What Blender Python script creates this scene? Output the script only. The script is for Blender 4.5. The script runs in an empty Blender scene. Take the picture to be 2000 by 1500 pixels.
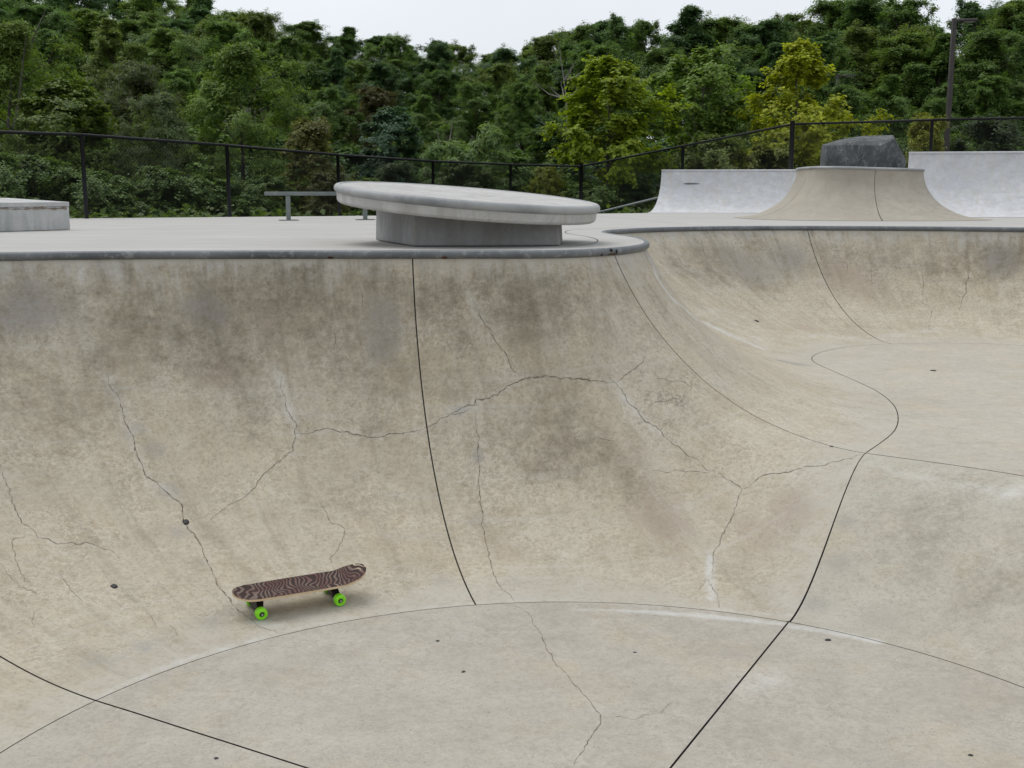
import bpy, bmesh, math, random
import numpy as np
from mathutils import Vector, Matrix, noise as mnoise
from mathutils.bvhtree import BVHTree
from mathutils.geometry import tessellate_polygon

R = math.radians
scene = bpy.context.scene
COL = scene.collection
random.seed(7)

# ------------------------------------------------------------------ camera, sky, sun, exposure
FPX, CZ = 2200.0, 0.38                     # focal length in pixels of a 2000 px wide frame, eye height over the deck
PITCH = math.atan(365 / FPX)
cam_d = bpy.data.cameras.new('camera')
cam_d.sensor_width = 36.0
cam_d.lens = 36.0 * FPX / 2000.0
cam_d.clip_start, cam_d.clip_end = 0.05, 2000
cam = bpy.data.objects.new('camera', cam_d)
COL.objects.link(cam)
cam.location = (0, 0, CZ)
cam.rotation_euler = (math.pi / 2 - PITCH, 0, 0)
scene.camera = cam

SUN_EL, SUN_AZ = R(62), R(-50)             # azimuth measured from +Y towards +X
world = bpy.data.worlds.new('World')
scene.world = world
world.use_nodes = True
wn, wl = world.node_tree.nodes, world.node_tree.links
wn.clear()
w_out = wn.new('ShaderNodeOutputWorld')
w_bg = wn.new('ShaderNodeBackground')
w_sky = wn.new('ShaderNodeTexSky')
w_sky.sky_type = 'NISHITA'
w_sky.sun_disc = False
w_sky.sun_elevation = SUN_EL
w_sky.sun_rotation = SUN_AZ
w_sky.air_density, w_sky.dust_density, w_sky.ozone_density = 1.0, 4.0, 1.0
w_hs = wn.new('ShaderNodeHueSaturation')
w_hs.inputs['Saturation'].default_value = 0.16
w_mix = wn.new('ShaderNodeMix'); w_mix.data_type = 'RGBA'
w_mix.inputs[0].default_value = 0.62         # an even cloud sheet over the clear sky
w_mix.inputs[7].default_value = (7.3, 7.75, 8.35, 1)
w_tc = wn.new('ShaderNodeTexCoord')
w_nz = wn.new('ShaderNodeTexNoise')
w_nz.inputs['Scale'].default_value = 2.2
w_nz.inputs['Detail'].default_value = 5
w_mr = wn.new('ShaderNodeMapRange')
w_mr.inputs[1].default_value, w_mr.inputs[2].default_value = 0.3, 0.7
w_mr.inputs[3].default_value, w_mr.inputs[4].default_value = 0.93, 1.07
w_mul = wn.new('ShaderNodeMix'); w_mul.data_type = 'RGBA'; w_mul.blend_type = 'MULTIPLY'
w_mul.inputs[0].default_value = 1.0
wl.new(w_sky.outputs[0], w_hs.inputs['Color'])
wl.new(w_hs.outputs[0], w_mix.inputs[6])
wl.new(w_tc.outputs['Generated'], w_nz.inputs['Vector'])
wl.new(w_nz.outputs[0], w_mr.inputs[0])
wl.new(w_mix.outputs[2], w_mul.inputs[6])
wl.new(w_mr.outputs[0], w_mul.inputs[7])
wl.new(w_mul.outputs[2], w_bg.inputs['Color'])
w_bg.inputs['Strength'].default_value = 0.11
wl.new(w_bg.outputs[0], w_out.inputs['Surface'])

sun_d = bpy.data.lights.new('sun', 'SUN')
sun_d.energy = 0.9
sun_d.angle = R(40)
sun_d.color = (1.0, 0.97, 0.92)
sun = bpy.data.objects.new('sun', sun_d)
COL.objects.link(sun)
sdir = Vector((math.sin(SUN_AZ) * math.cos(SUN_EL), math.cos(SUN_AZ) * math.cos(SUN_EL), math.sin(SUN_EL)))
sun.rotation_euler = (-sdir).to_track_quat('-Z', 'Y').to_euler()

vs = scene.view_settings
vs.view_transform, vs.look, vs.exposure, vs.gamma = 'Standard', 'None', 0.32, 1.0
vs.use_curve_mapping = False

# ------------------------------------------------------------------ helpers
SP, CP = math.sin(PITCH), math.cos(PITCH)
def ray(px, py):
    u, v = (px - 1000) / FPX, (py - 750) / FPX
    return Vector((u, CP - v * SP, -(SP + v * CP)))
def at_y(px, py, y):
    d = ray(px, py)
    return Vector((0, 0, CZ)) + d * (y / d.y)
def at_z(px, py, z):
    d = ray(px, py)
    return Vector((0, 0, CZ)) + d * ((z - CZ) / d.z)

def tag(o, label=None, cat=None, group=None, kind=None):
    if label: o['label'] = label
    if cat: o['category'] = cat
    if group: o['group'] = group
    if kind: o['kind'] = kind
    return o
def empty(name, loc=(0, 0, 0), rot=(0, 0, 0)):
    o = bpy.data.objects.new(name, None)
    o.empty_display_size = 0.2
    COL.objects.link(o)
    o.location, o.rotation_euler = loc, rot
    return o
def link(name, me, mat=None, parent=None, smooth=False):
    if mat is not None and not me.materials:
        me.materials.append(mat)
    if smooth:
        me.polygons.foreach_set('use_smooth', [True] * len(me.polygons))
    o = bpy.data.objects.new(name, me)
    COL.objects.link(o)
    o.parent = parent
    return o
def pyd(name, verts, faces, mat=None, parent=None, smooth=False):
    me = bpy.data.meshes.new(name)
    me.from_pydata([tuple(v) for v in verts], [], faces)
    me.update()
    return link(name, me, mat, parent, smooth)
def from_bm(name, bm, mat=None, parent=None, smooth=False):
    me = bpy.data.meshes.new(name)
    bmesh.ops.recalc_face_normals(bm, faces=bm.faces)
    bm.to_mesh(me)
    bm.free()
    return link(name, me, mat, parent, smooth)

def tube_data(pts, rad, sides=8, closed=False, caps=True, up=Vector((0, 0, 1))):
    pts = [Vector(p) for p in pts]
    n = len(pts)
    if not hasattr(rad, '__len__'): rad = [rad] * n
    V, Fc = [], []
    side = None
    for i, p in enumerate(pts):
        a = pts[(i - 1) % n] if (closed or i > 0) else p
        b = pts[(i + 1) % n] if (closed or i < n - 1) else p
        t = (b - a).normalized()
        ref = up if abs(t.dot(up)) < 0.95 else Vector((1, 0, 0))
        if side is None or abs(t.dot(up)) < 0.95:
            s = t.cross(ref).normalized()
            if side is not None and s.dot(side) < 0: s = -s
        else:
            s = (side - t * side.dot(t)).normalized()
        side = s
        q = s.cross(t)
        for k in range(sides):
            an = 2 * math.pi * k / sides
            V.append(p + (s * math.cos(an) + q * math.sin(an)) * rad[i])
    m = n if closed else n - 1
    for i in range(m):
        j = (i + 1) % n
        for k in range(sides):
            l = (k + 1) % sides
            Fc.append((i * sides + k, i * sides + l, j * sides + l, j * sides + k))
    if caps and not closed:
        Fc.append(tuple(range(sides)))
        Fc.append(tuple(reversed(range((n - 1) * sides, n * sides))))
    return V, Fc
def tubes(name, lst, mat, parent=None, smooth=True, sides=8):
    V, Fc = [], []
    for pts, rad in lst:
        v, f = tube_data(pts, rad, sides)
        o = len(V)
        V += v
        Fc += [tuple(i + o for i in q) for q in f]
    return pyd(name, V, Fc, mat, parent, smooth)
def bevel_poly_prism(name, base, top, mat, parent=None, bevel=0.012, seg=2):
    """prism between two polygons with the same vertex count, edges bevelled"""
    bm = bmesh.new()
    b = [bm.verts.new(p) for p in base]
    t = [bm.verts.new(p) for p in top]
    n = len(b)
    bm.faces.new(list(reversed(b)))
    bm.faces.new(t)
    for i in range(n):
        j = (i + 1) % n
        bm.faces.new((b[i], b[j], t[j], t[i]))
    if bevel:
        bmesh.ops.bevel(bm, geom=bm.edges[:], offset=bevel, segments=seg, affect='EDGES', profile=0.6)
    return from_bm(name, bm, mat, parent)
def box(name, lo, hi, mat, parent=None, bevel=0.004):
    (x0, y0, z0), (x1, y1, z1) = lo, hi
    b = [(x0, y0), (x1, y0), (x1, y1), (x0, y1)]
    return bevel_poly_prism(name, [(x, y, z0) for x, y in b], [(x, y, z1) for x, y in b], mat, parent, bevel, 1)

# ------------------------------------------------------------------ materials
class NT:
    def __init__(self, name):
        self.m = bpy.data.materials.new(name)
        self.m.use_nodes = True
        self.n, self.l = self.m.node_tree.nodes, self.m.node_tree.links
        self.n.clear()
        self.out = self.n.new('ShaderNodeOutputMaterial')
        self.bsdf = self.n.new('ShaderNodeBsdfPrincipled')
        self.l.new(self.bsdf.outputs[0], self.out.inputs['Surface'])
    def put(self, sock, v):
        if isinstance(v, bpy.types.NodeSocket): self.l.new(v, sock)
        else:
            if sock.type == 'RGBA' and len(v) == 3: v = (*v, 1)
            sock.default_value = v
    def node(self, t, ins=None, **pr):
        nd = self.n.new(t)
        for k, v in pr.items(): setattr(nd, k, v)
        for k, v in (ins or {}).items(): self.put(nd.inputs[k], v)
        return nd
    def coord(self, w='Object'):
        return self.node('ShaderNodeTexCoord').outputs[w]
    def mapping(self, vec, scale=(1, 1, 1), rot=(0, 0, 0), loc=(0, 0, 0)):
        return self.node('ShaderNodeMapping', {'Vector': vec, 'Scale': scale, 'Rotation': rot, 'Location': loc}).outputs[0]
    def noise(self, vec, scale, detail=4, rough=0.55, dist=0.0, color=False):
        nd = self.node('ShaderNodeTexNoise', {'Vector': vec, 'Scale': scale, 'Detail': detail, 'Roughness': rough, 'Distortion': dist})
        return nd.outputs[1 if color else 0]
    def voro(self, vec, scale, feature='DISTANCE_TO_EDGE'):
        return self.node('ShaderNodeTexVoronoi', {'Vector': vec, 'Scale': scale}, feature=feature).outputs['Distance']
    def rng(self, v, a, b, c=0.0, d=1.0, smooth=False):
        nd = self.node('ShaderNodeMapRange', {0: v, 1: a, 2: b, 3: c, 4: d})
        if smooth: nd.interpolation_type = 'SMOOTHSTEP'
        return nd.outputs[0]
    def math(self, op, a, b=0.0):
        nd = self.node('ShaderNodeMath', operation=op)
        self.put(nd.inputs[0], a)
        self.put(nd.inputs[1], b)
        return nd.outputs[0]
    def mix(self, f, a, b, mode='MIX'):
        nd = self.node('ShaderNodeMix', data_type='RGBA', blend_type=mode)
        self.put(nd.inputs[0], f)
        self.put(nd.inputs[6], a)
        self.put(nd.inputs[7], b)
        return nd.outputs[2]
    def attr(self, name, out='Color'):
        return self.node('ShaderNodeAttribute', attribute_name=name).outputs[out]
    def sep(self, c):
        nd = self.node('ShaderNodeSeparateColor', {0: c})
        return nd.outputs
    def bump(self, h, strength=0.3, dist=0.01):
        nd = self.node('ShaderNodeBump', {'Height': h, 'Strength': strength, 'Distance': dist})
        self.l.new(nd.outputs[0], self.bsdf.inputs['Normal'])
    def done(self, col, rough=0.85, metal=0.0, spec=0.3):
        b = self.bsdf.inputs
        self.put(b['Base Color'], col)
        self.put(b['Roughness'], rough)
        self.put(b['Metallic'], metal)
        self.put(b['Specular IOR Level'], spec)
        return self.m

def flat(name, col, rough=0.6, metal=0.0, var=0.25, scale=14, spec=0.4):
    t = NT(name)
    c = t.coord()
    f = t.rng(t.noise(c, scale, 5, 0.6), 0.3, 0.7)
    dark = tuple(x * (1 - var) for x in col)
    lite = tuple(min(1, x * (1 + var)) for x in col)
    return t.done(t.mix(f, dark, lite), rough, metal, spec)

def concrete(name, base, light, dark, stretch=(1, 1, 1), stain=None, bump=0.25, scl=1.0, patch=0.5):
    t = NT(name)
    c = t.coord()
    cs = t.mapping(c, stretch)
    n1 = t.rng(t.noise(cs, 0.55 * scl, 6, 0.6), 0.35, 0.65)
    n2 = t.rng(t.noise(cs, 3.2 * scl, 8, 0.68, 0.6), 0.32, 0.68)
    n3 = t.rng(t.noise(cs, 21 * scl, 7, 0.72, 1.2), 0.3, 0.7)
    n4 = t.noise(c, 160, 3, 0.6)
    col = t.mix(n1, base, light)
    col = t.mix(t.math('MULTIPLY', n2, patch), col, dark)
    col = t.mix(t.rng(n3, 0, 1, 0.0, 0.35), col, light)
    col = t.mix(t.rng(n4, 0.3, 0.5, 0.35, 0.0), col, tuple(x * 0.6 for x in dark))
    if stain:
        s = t.rng(t.noise(t.mapping(c, (5, 5, 0.5)), 1.6, 6, 0.65), 0.48, 0.75, 0, 0.8)
        col = t.mix(s, col, stain)
    t.bump(t.math('ADD', n3, n4), bump, 0.004)
    return t.done(col, t.rng(n2, 0, 1, 0.75, 0.92), 0.0, 0.25)

def bowl_concrete(name, base, light, dark, drips=True):
    """old trowelled concrete: the stain layers come from attributes laid down per panel"""
    t = NT(name)
    c = t.coord()
    n0 = t.rng(t.noise(c, 0.8, 6, 0.62), 0.36, 0.64)
    n1 = t.rng(t.noise(c, 3.1, 10, 0.68), 0.34, 0.66)
    n2 = t.rng(t.noise(c, 10, 10, 0.76), 0.33, 0.67)
    n3 = t.rng(t.noise(c, 38, 8, 0.80), 0.32, 0.68)
    n4 = t.noise(c, 170, 3, 0.6)
    col = t.mix(n0, base, light)
    g0 = t.rng(t.noise(t.mapping(c, loc=(4, 8, 2)), 1.3, 7, 0.66), 0.42, 0.62)
    col = t.mix(t.math('MULTIPLY', g0, 0.30), col, (0.445, 0.428, 0.378))       # greyer, lime-bleached areas
    y0 = t.rng(t.noise(t.mapping(c, loc=(1, 3, 7)), 1.9, 7, 0.66), 0.50, 0.66)
    col = t.mix(t.math('MULTIPLY', y0, 0.5), col, (0.46, 0.385, 0.255))         # straw-coloured areas
    col = t.mix(t.math('MULTIPLY', n1, 0.42), col, dark)
    col = t.mix(t.rng(n2, 0.0, 1.0, 0.55, 0.0), col, tuple(x * 1.15 for x in light))
    col = t.mix(t.rng(n3, 0.4, 1.0, 0.0, 0.55 if drips else 0.36), col, tuple(x * 0.72 for x in dark))
    def scrib(sc, loc, wid):
        q = t.noise(t.mapping(c, (1, 1, 1), loc=loc), sc, 6, 0.62)
        return t.rng(t.math('ABSOLUTE', t.math('SUBTRACT', q, 0.5)), 0.0, wid, 1.0, 0.0)
    msk = t.rng(t.noise(c, 2.8, 6, 0.7), 0.42, 0.58)
    col = t.mix(t.math('MULTIPLY', t.math('MULTIPLY', scrib(17, (3, 1, 2), 0.045), msk), 0.66 if drips else 0.28), col, (0.60, 0.555, 0.465))
    msk2 = t.rng(t.noise(t.mapping(c, loc=(9, 4, 1)), 3.0, 4, 0.7), 0.5, 0.66)
    col = t.mix(t.math('MULTIPLY', t.math('MULTIPLY', scrib(9, (7, 5, 1), 0.018), msk2), 0.55 if drips else 0.3), col, tuple(x * 0.6 for x in dark))
    pit = t.rng(t.noise(c, 95, 2, 0.5), 0.28, 0.36, 0.45, 0.0)
    col = t.mix(pit, col, tuple(x * 0.45 for x in dark))
    if drips:                                # faint runs down the wall and wheel lines along it
        uvs = t.coord('UV')
        run = t.rng(t.noise(t.mapping(uvs, (7, 0.7, 1)), 1.0, 6, 0.7, 0.2), 0.50, 0.68, 0, 0.30)
        col = t.mix(run, col, (0.55, 0.52, 0.44))
        run2 = t.rng(t.noise(t.mapping(uvs, (5, 0.5, 1), loc=(5, 2, 0)), 1.0, 6, 0.7, 0.2), 0.52, 0.70, 0, 0.34)
        col = t.mix(run2, col, (0.20, 0.175, 0.13))
        rol = t.rng(t.noise(t.mapping(uvs, (0.5, 11, 1), loc=(1, 7, 0)), 1.0, 5, 0.65, 0.3), 0.54, 0.70, 0, 0.32)
        col = t.mix(rol, col, (0.50, 0.48, 0.43))
    a1 = t.sep(t.attr('stain_a'))
    a2 = t.sep(t.attr('stain_b'))
    brk = t.math('ADD', t.math('ADD', t.math('MULTIPLY', n1, 0.30), t.math('MULTIPLY', n2, 0.45)), t.math('MULTIPLY', n3, 0.25))
    brk2 = t.math('SUBTRACT', 1.0, brk)
    def lay(col, amt, tint, k=1.0, b=None, rag=0.9):
        soft = t.math('ADD', amt, t.math('MULTIPLY', t.math('SUBTRACT', b or brk, 0.5), rag))
        f = t.math('MULTIPLY', t.math('MULTIPLY', t.rng(soft, 0.02, 1.0), t.rng(amt, 0.0, 0.45)), t.rng(b or brk, 0.25, 0.75, 0.55, 1.0))
        return t.mix(t.math('MULTIPLY', f, k), col, tint)
    col = lay(col, a2[2], (0.425, 0.405, 0.355), 0.85, brk2)    # worn grey foot of the wall
    col = lay(col, a1[0], (0.150, 0.127, 0.090), 0.74)          # brown grime
    col = lay(col, a2[0], (0.275, 0.205, 0.165), 0.60, brk2)    # rusty
    col = lay(col, a1[2], (0.215, 0.213, 0.215), 0.62, brk2, 1.3)    # blue grey
    col = lay(col, a1[1], (0.54, 0.535, 0.505), 0.9, brk2, 1.1) # lime bloom
    # crazing
    cw = t.node('ShaderNodeVectorMath', {0: c, 1: t.node('ShaderNodeVectorMath', {0: t.noise(c, 9, 4, 0.6, 0, True), 3: 0.16}, operation='SCALE').outputs[0]}, operation='ADD').outputs[0]
    edge = t.rng(t.voro(cw, 7.5), 0.0, 0.028, 1.0, 0.0)
    keep = t.rng(t.noise(c, 3.1, 3), 0.44, 0.56)
    col = t.mix(t.math('MULTIPLY', t.math('MULTIPLY', edge, a2[1]), t.math('MULTIPLY', keep, 0.6)), col, (0.10, 0.085, 0.07))
    if drips:
        uv = t.coord('UV')
        top = t.sep(uv)                                     # v = metres below the coping
        du = t.noise(t.mapping(uv, (9, 0.9, 1)), 1.0, 5, 0.65, 0.3)
        du2 = t.noise(t.mapping(uv, (2.1, 0.2, 1)), 1.0, 4, 0.6)
        reach = t.rng(du2, 0.35, 0.7, 0.08, 0.46)
        fall = t.math('MAXIMUM', t.math('SUBTRACT', 1.0, t.math('DIVIDE', top[1], reach)), 0.0)
        col = t.mix(t.math('MULTIPLY', t.rng(du, 0.44, 0.56), t.math('MULTIPLY', t.math('MINIMUM', t.math('MULTIPLY', fall, 1.5), 0.9), t.rng(n2, 0, 1, 1.0, 0.3))), col, (0.47, 0.455, 0.42))
        band = t.math('MULTIPLY', t.rng(t.math('ADD', top[1], t.math('MULTIPLY', n2, 0.05)), 0.05, 0.10, 0.75, 0.0), t.rng(du2, 0.3, 0.6, 0.35, 1.0))
        col = t.mix(band, col, (0.50, 0.475, 0.42))
        ws = t.noise(t.mapping(uv, (1.5, 0.22, 1), loc=(2.1, 0.4, 0)), 1.0, 7, 0.68, 0.3)
        wf = t.math('MULTIPLY', t.rng(ws, 0.44, 0.62), t.math('MULTIPLY', t.rng(top[1], 0.10, 0.30), t.rng(top[1], 0.55, 1.5, 1.0, 0.0)))
        col = t.mix(t.math('MULTIPLY', t.math('MULTIPLY', wf, t.rng(brk, 0.2, 0.8, 0.35, 1.0)), 0.50), col, (0.165, 0.138, 0.096))
        dk = t.noise(t.mapping(uv, (6, 0.5, 1), loc=(3.3, 1.7, 0)), 1.0, 5, 0.65, 0.4)
        fall2 = t.rng(top[1], 0.05, 0.75, 0.7, 0.0)
        col = t.mix(t.math('MULTIPLY', t.math('MULTIPLY', t.rng(dk, 0.5, 0.68), fall2), t.rng(n2, 0, 1, 0.3, 0.9)), col, (0.125, 0.107, 0.080))
    t.bump(t.math('ADD', t.math('MULTIPLY', n2, 0.7), t.math('ADD', n3, n4)), 0.22, 0.004)
    return t.done(col, t.rng(n2, 0, 1, 0.72, 0.9), 0.0, 0.25)

M = {}
M['wall'] = bowl_concrete('stained_bowl_concrete', (0.378, 0.328, 0.242), (0.490, 0.434, 0.336), (0.258, 0.218, 0.156))
M['floor'] = bowl_concrete('grey_bowl_floor_concrete', (0.350, 0.320, 0.272), (0.414, 0.384, 0.332), (0.268, 0.240, 0.198), False)
M['fall'] = bowl_concrete('mottled_waterfall_concrete', (0.365, 0.338, 0.278), (0.440, 0.414, 0.350), (0.265, 0.240, 0.190), False)
M['shallow'] = bowl_concrete('warm_bowl_floor_concrete', (0.385, 0.350, 0.290), (0.455, 0.420, 0.355), (0.310, 0.280, 0.228), False)
M['deck'] = concrete('pale_deck_concrete', (0.405, 0.392, 0.368), (0.475, 0.463, 0.440), (0.320, 0.306, 0.280), (0.45, 1.7, 1), None, 0.15, 0.9, 0.6)
M['disc'] = concrete('pale_table_concrete', (0.46, 0.453, 0.435), (0.575, 0.567, 0.55), (0.28, 0.272, 0.252), (0.6, 2.2, 1), (0.30, 0.285, 0.255), 0.2, 1.6, 0.65)
M['table_base'] = concrete('grey_table_base_concrete', (0.275, 0.275, 0.27), (0.38, 0.38, 0.375), (0.165, 0.162, 0.155), (1.6, 1.6, 0.8), (0.24, 0.23, 0.21), 0.25, 1.5, 0.6)
M['ledge'] = concrete('white_ledge_concrete', (0.47, 0.47, 0.46), (0.57, 0.57, 0.56), (0.27, 0.26, 0.245), (1, 1, 1), (0.25, 0.29, 0.27), 0.25, 1.8, 0.5)
M['quarter'] = concrete('white_painted_ramp', (0.56, 0.57, 0.595), (0.69, 0.695, 0.705), (0.39, 0.39, 0.40), (1, 1, 1.6), (0.52, 0.485, 0.42), 0.2, 1.6, 0.75)
M['volcano'] = concrete('tan_ramp_concrete', (0.345, 0.312, 0.255), (0.415, 0.382, 0.322), (0.265, 0.238, 0.195), (1, 1, 1.5), (0.295, 0.258, 0.208), 0.2, 1.0, 0.5)
M['joint'] = flat('black_joint_sealant', (0.018, 0.016, 0.014), 0.7, 0, 0.4, 30)
M['seam'] = flat('dark_seam', (0.045, 0.040, 0.034), 0.85, 0, 0.6, 18)
M['crack'] = flat('crack_brown', (0.200, 0.160, 0.118), 0.95, 0, 0.65, 25)  # mottled brown of the crack strips and the ledge's worn edge
M['black'] = flat('black_vinyl_coated_steel', (0.007, 0.0075, 0.008), 0.55, 0, 0.3, 9, 0.2)
M['pole'] = flat('dark_bronze_pole', (0.050, 0.043, 0.038), 0.5, 0.2, 0.2, 5)
M['tar'] = flat('black_tar_blot', (0.022, 0.022, 0.022), 0.6, 0, 0.5, 60)

def steel(name, a, b, rust, metal=0.55, rough=0.42, amount=0.6):
    t = NT(name)
    c = t.coord()
    n = t.rng(t.noise(c, 1.6, 6, 0.6), 0.36, 0.64)
    r = t.rng(t.noise(c, 5, 8, 0.72), 0.62, 0.74, 0, amount)
    col = t.mix(n, a, b)
    sc = t.rng(t.noise(c, 17, 8, 0.78), 0.53, 0.66, 0, 0.45)
    col = t.mix(sc, col, (0.42, 0.42, 0.41))
    return t.done(t.mix(r, col, rust), t.rng(n, 0, 1, rough, rough + 0.2), metal)
M['coping'] = steel('worn_steel_coping', (0.090, 0.100, 0.110), (0.185, 0.197, 0.205), (0.07, 0.058, 0.046), 0.3)
M['rim'] = steel('scuffed_pale_steel_rim', (0.20, 0.21, 0.215), (0.38, 0.385, 0.38), (0.17, 0.15, 0.125), 0.15, 0.5, 0.5)
M['galv'] = steel('galvanised_steel', (0.13, 0.15, 0.145), (0.21, 0.235, 0.225), (0.10, 0.10, 0.09), 0.2, 0.45, 0.4)
M['rust'] = flat('brown_rust', (0.07, 0.035, 0.02), 0.95, 0, 0.5, 40)
M['hole'] = flat('black_rust_hole', (0.012, 0.009, 0.007), 0.95, 0, 0.5, 40)

def rock_mat():
    t = NT('dark_grey_rock')
    c = t.coord()
    n1 = t.rng(t.noise(c, 2.2, 8, 0.7, 0.6), 0.35, 0.65)
    n2 = t.rng(t.noise(t.mapping(c, (1, 1, .6)), 9, 9, 0.78, 0.8), 0.50, 0.64)
    col = t.mix(n1, (0.038, 0.042, 0.045), (0.105, 0.112, 0.116))
    col = t.mix(t.math('MULTIPLY', n2, 0.45), col, (0.34, 0.35, 0.35))
    t.bump(t.noise(c, 7, 9, 0.7), 0.8, 0.06)
    return t.done(col, 0.75, 0, 0.3)
M['rock'] = rock_mat()

def leaf_mat():
    t = NT('tree_leaves')
    oi = t.node('ShaderNodeObjectInfo')
    sh = t.attr('shade', 'Fac')
    c = t.coord()
    patch = t.rng(t.noise(c, 0.55, 4, 0.6), 0.35, 0.65, 0.8, 1.25)
    k = t.math('MULTIPLY', t.rng(sh, 0, 1, 0.76, 1.24), patch)
    kc = t.node('ShaderNodeCombineColor', {0: k, 1: k, 2: k}).outputs[0]
    col = t.mix(1.0, oi.outputs['Color'], kc, 'MULTIPLY')
    warm = t.mix(1.0, col, (1.22, 1.08, 0.6), 'MULTIPLY')
    col = t.mix(t.rng(sh, 0.7, 1.0, 0, 0.4), col, warm)
    d = t.node('ShaderNodeBsdfPrincipled', {'Base Color': col, 'Roughness': 0.55, 'Specular IOR Level': 0.25})
    tr = t.node('ShaderNodeBsdfTranslucent', {'Color': t.mix(1.0, col, (1.2, 1.25, 0.6), 'MULTIPLY')})
    ms = t.node('ShaderNodeMixShader', {0: 0.42})
    t.l.new(d.outputs[0], ms.inputs[1])
    t.l.new(tr.outputs[0], ms.inputs[2])
    t.l.new(ms.outputs[0], t.out.inputs['Surface'])
    return t.m
M['leaf'] = leaf_mat()
def bark_mat(name, a, b):
    t = NT(name)
    c = t.coord()
    n = t.rng(t.noise(t.mapping(c, (6, 6, 1.2)), 2, 6, 0.7), 0.35, 0.65)
    t.bump(n, 0.5, 0.03)
    return t.done(t.mix(n, a, b), 0.9)
M['bark'] = bark_mat('brown_bark', (0.035, 0.028, 0.022), (0.10, 0.085, 0.068))
M['pale_bark'] = bark_mat('pale_grey_bark', (0.15, 0.14, 0.12), (0.27, 0.255, 0.225))
def ground_mat():
    t = NT('forest_floor_and_grass')
    c = t.coord()
    n = t.rng(t.noise(c, 0.6, 8, 0.7), 0.35, 0.65)
    n2 = t.rng(t.noise(c, 9, 6, 0.7), 0.35, 0.65)
    col = t.mix(n, (0.030, 0.042, 0.014), (0.050, 0.066, 0.020))
    col = t.mix(t.math('MULTIPLY', n2, 0.6), col, (0.026, 0.023, 0.014))
    t.bump(n2, 0.8, 0.05)
    return t.done(col, 0.95)
M['ground'] = ground_mat()

# ------------------------------------------------------------------ the bowl
ZT = -0.045                                  # top of the bowl wall, just under the coping pipe
ZD, ZS = -1.88, -1.28                        # deep floor, shallow floor
CC, CR = Vector((0.29, 3.57)), 2.52          # the round deep floor
# stations round the bowl: coping x, y ; bottom as an angle on the deep circle, a point of the shallow floor, or None on the spine
ST = [((-5.15, 3.2), 180), ((-5.15, 4.9), 165), ((-4.7, 6.5), 150.2), ((-3.85, 7.58), 136), ((-3.0, 7.95), 126.5),
      ((-1.83, 8.07), 115), ((-0.71, 8.08), 101.3), ((-0.15, 8.09), 88.6), ((0.2, 8.11), 73.5), ((0.42, 8.19), 61.5),
      ((0.58, 8.33), None), ((0.77, 8.55), (2.32, 7.23)), ((0.92, 8.83), (2.76, 7.97)), ((1.05, 9.2), (3.04, 8.77)),
      ((1.14, 9.65), (3.15, 9.47)), ((1.19, 10.3), (3.15, 10.05)), ((1.15, 11.1), (3.10, 10.8)), ((1.05, 11.75), (3.08, 11.4)),
      ((1.0, 12.4), (3.2, 11.85)), ((1.15, 13.25), (3.45, 12.25)), ((1.8, 14.25), (3.75, 12.55)), ((2.8, 14.88), (4.05, 12.72)),
      ((3.9, 15.0), (4.35, 12.82)), ((5.1, 14.8), (5.1, 12.88)), ((6.3, 14.3), (5.9, 12.6)), ((8.2, 13.0), (6.9, 11.6)),
      ((9.2, 10.5), (7.3, 9.8)), ((8.8, 7.0), (7.0, 7.2)), ((7.6, 4.3), (6.0, 5.2)), ((6.3, 2.6), (5.0, 4.2)),
      ((5.2, 1.0), (4.1, 3.2)), ((4.5, 0.2), None), ((3.9, -0.4), -14), ((2.6, -1.0), -50),
      ((0.4, -1.4), -90), ((-2.2, -1.0), -130), ((-4.4, 0.7), -160)]
NS = len(ST)
def cr(p0, p1, p2, p3, u):
    return 0.5 * ((2 * p1) + (p2 - p0) * u + (2 * p0 - 5 * p1 + 4 * p2 - p3) * u * u + (3 * p1 - p0 - 3 * p2 + p3) * u ** 3)
def smooth(w): return w * w * (3 - 2 * w)
def on_circle(deg): return Vector((CC.x + CR * math.cos(R(deg)), CC.y + CR * math.sin(R(deg))))
def T_of(s):
    i = int(math.floor(s)); u = s - i
    p = [Vector(ST[(i + k) % NS][0]) for k in (-1, 0, 1, 2)]
    return cr(*p, u)
def deep_angle(i):
    # continuous angle list: stations 32..36 then 0..9
    i = i % NS
    a = ST[i][1]
    return a - 360 if i < 10 else a          # 0 -> -180, 9 -> -298.5 ; 32 -> -14 ... decreasing with the station number
def B_of(s):
    s = s % NS
    if 9 <= s <= 11 or 30 <= s <= 32:
        if s <= 11: w = (s - 9) / 2; a, b = on_circle(61.5), Vector(ST[11][1])
        else: w = (32 - s) / 2; a, b = on_circle(-14), Vector(ST[30][1])
        p = a.lerp(b, w)
        return Vector((p.x, p.y, ZD + (ZS - ZD) * smooth(w)))
    i = int(math.floor(s)); u = s - i
    if 11 < s < 30:
        idx = [min(max(i + k, 11), 30) for k in (-1, 0, 1, 2)]
        p = cr(*[Vector(ST[k][1]) for k in idx], u)
        return Vector((p.x, p.y, ZS))
    def ang(k):
        k = k % NS
        if 10 <= k < 32: k = 9 if k < 20 else 32
        return deep_angle(k)
    a = cr(ang(i - 1), ang(i), ang(i + 1), ang(i + 2), u)
    p = on_circle(a)
    return Vector((p.x, p.y, ZD))
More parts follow.
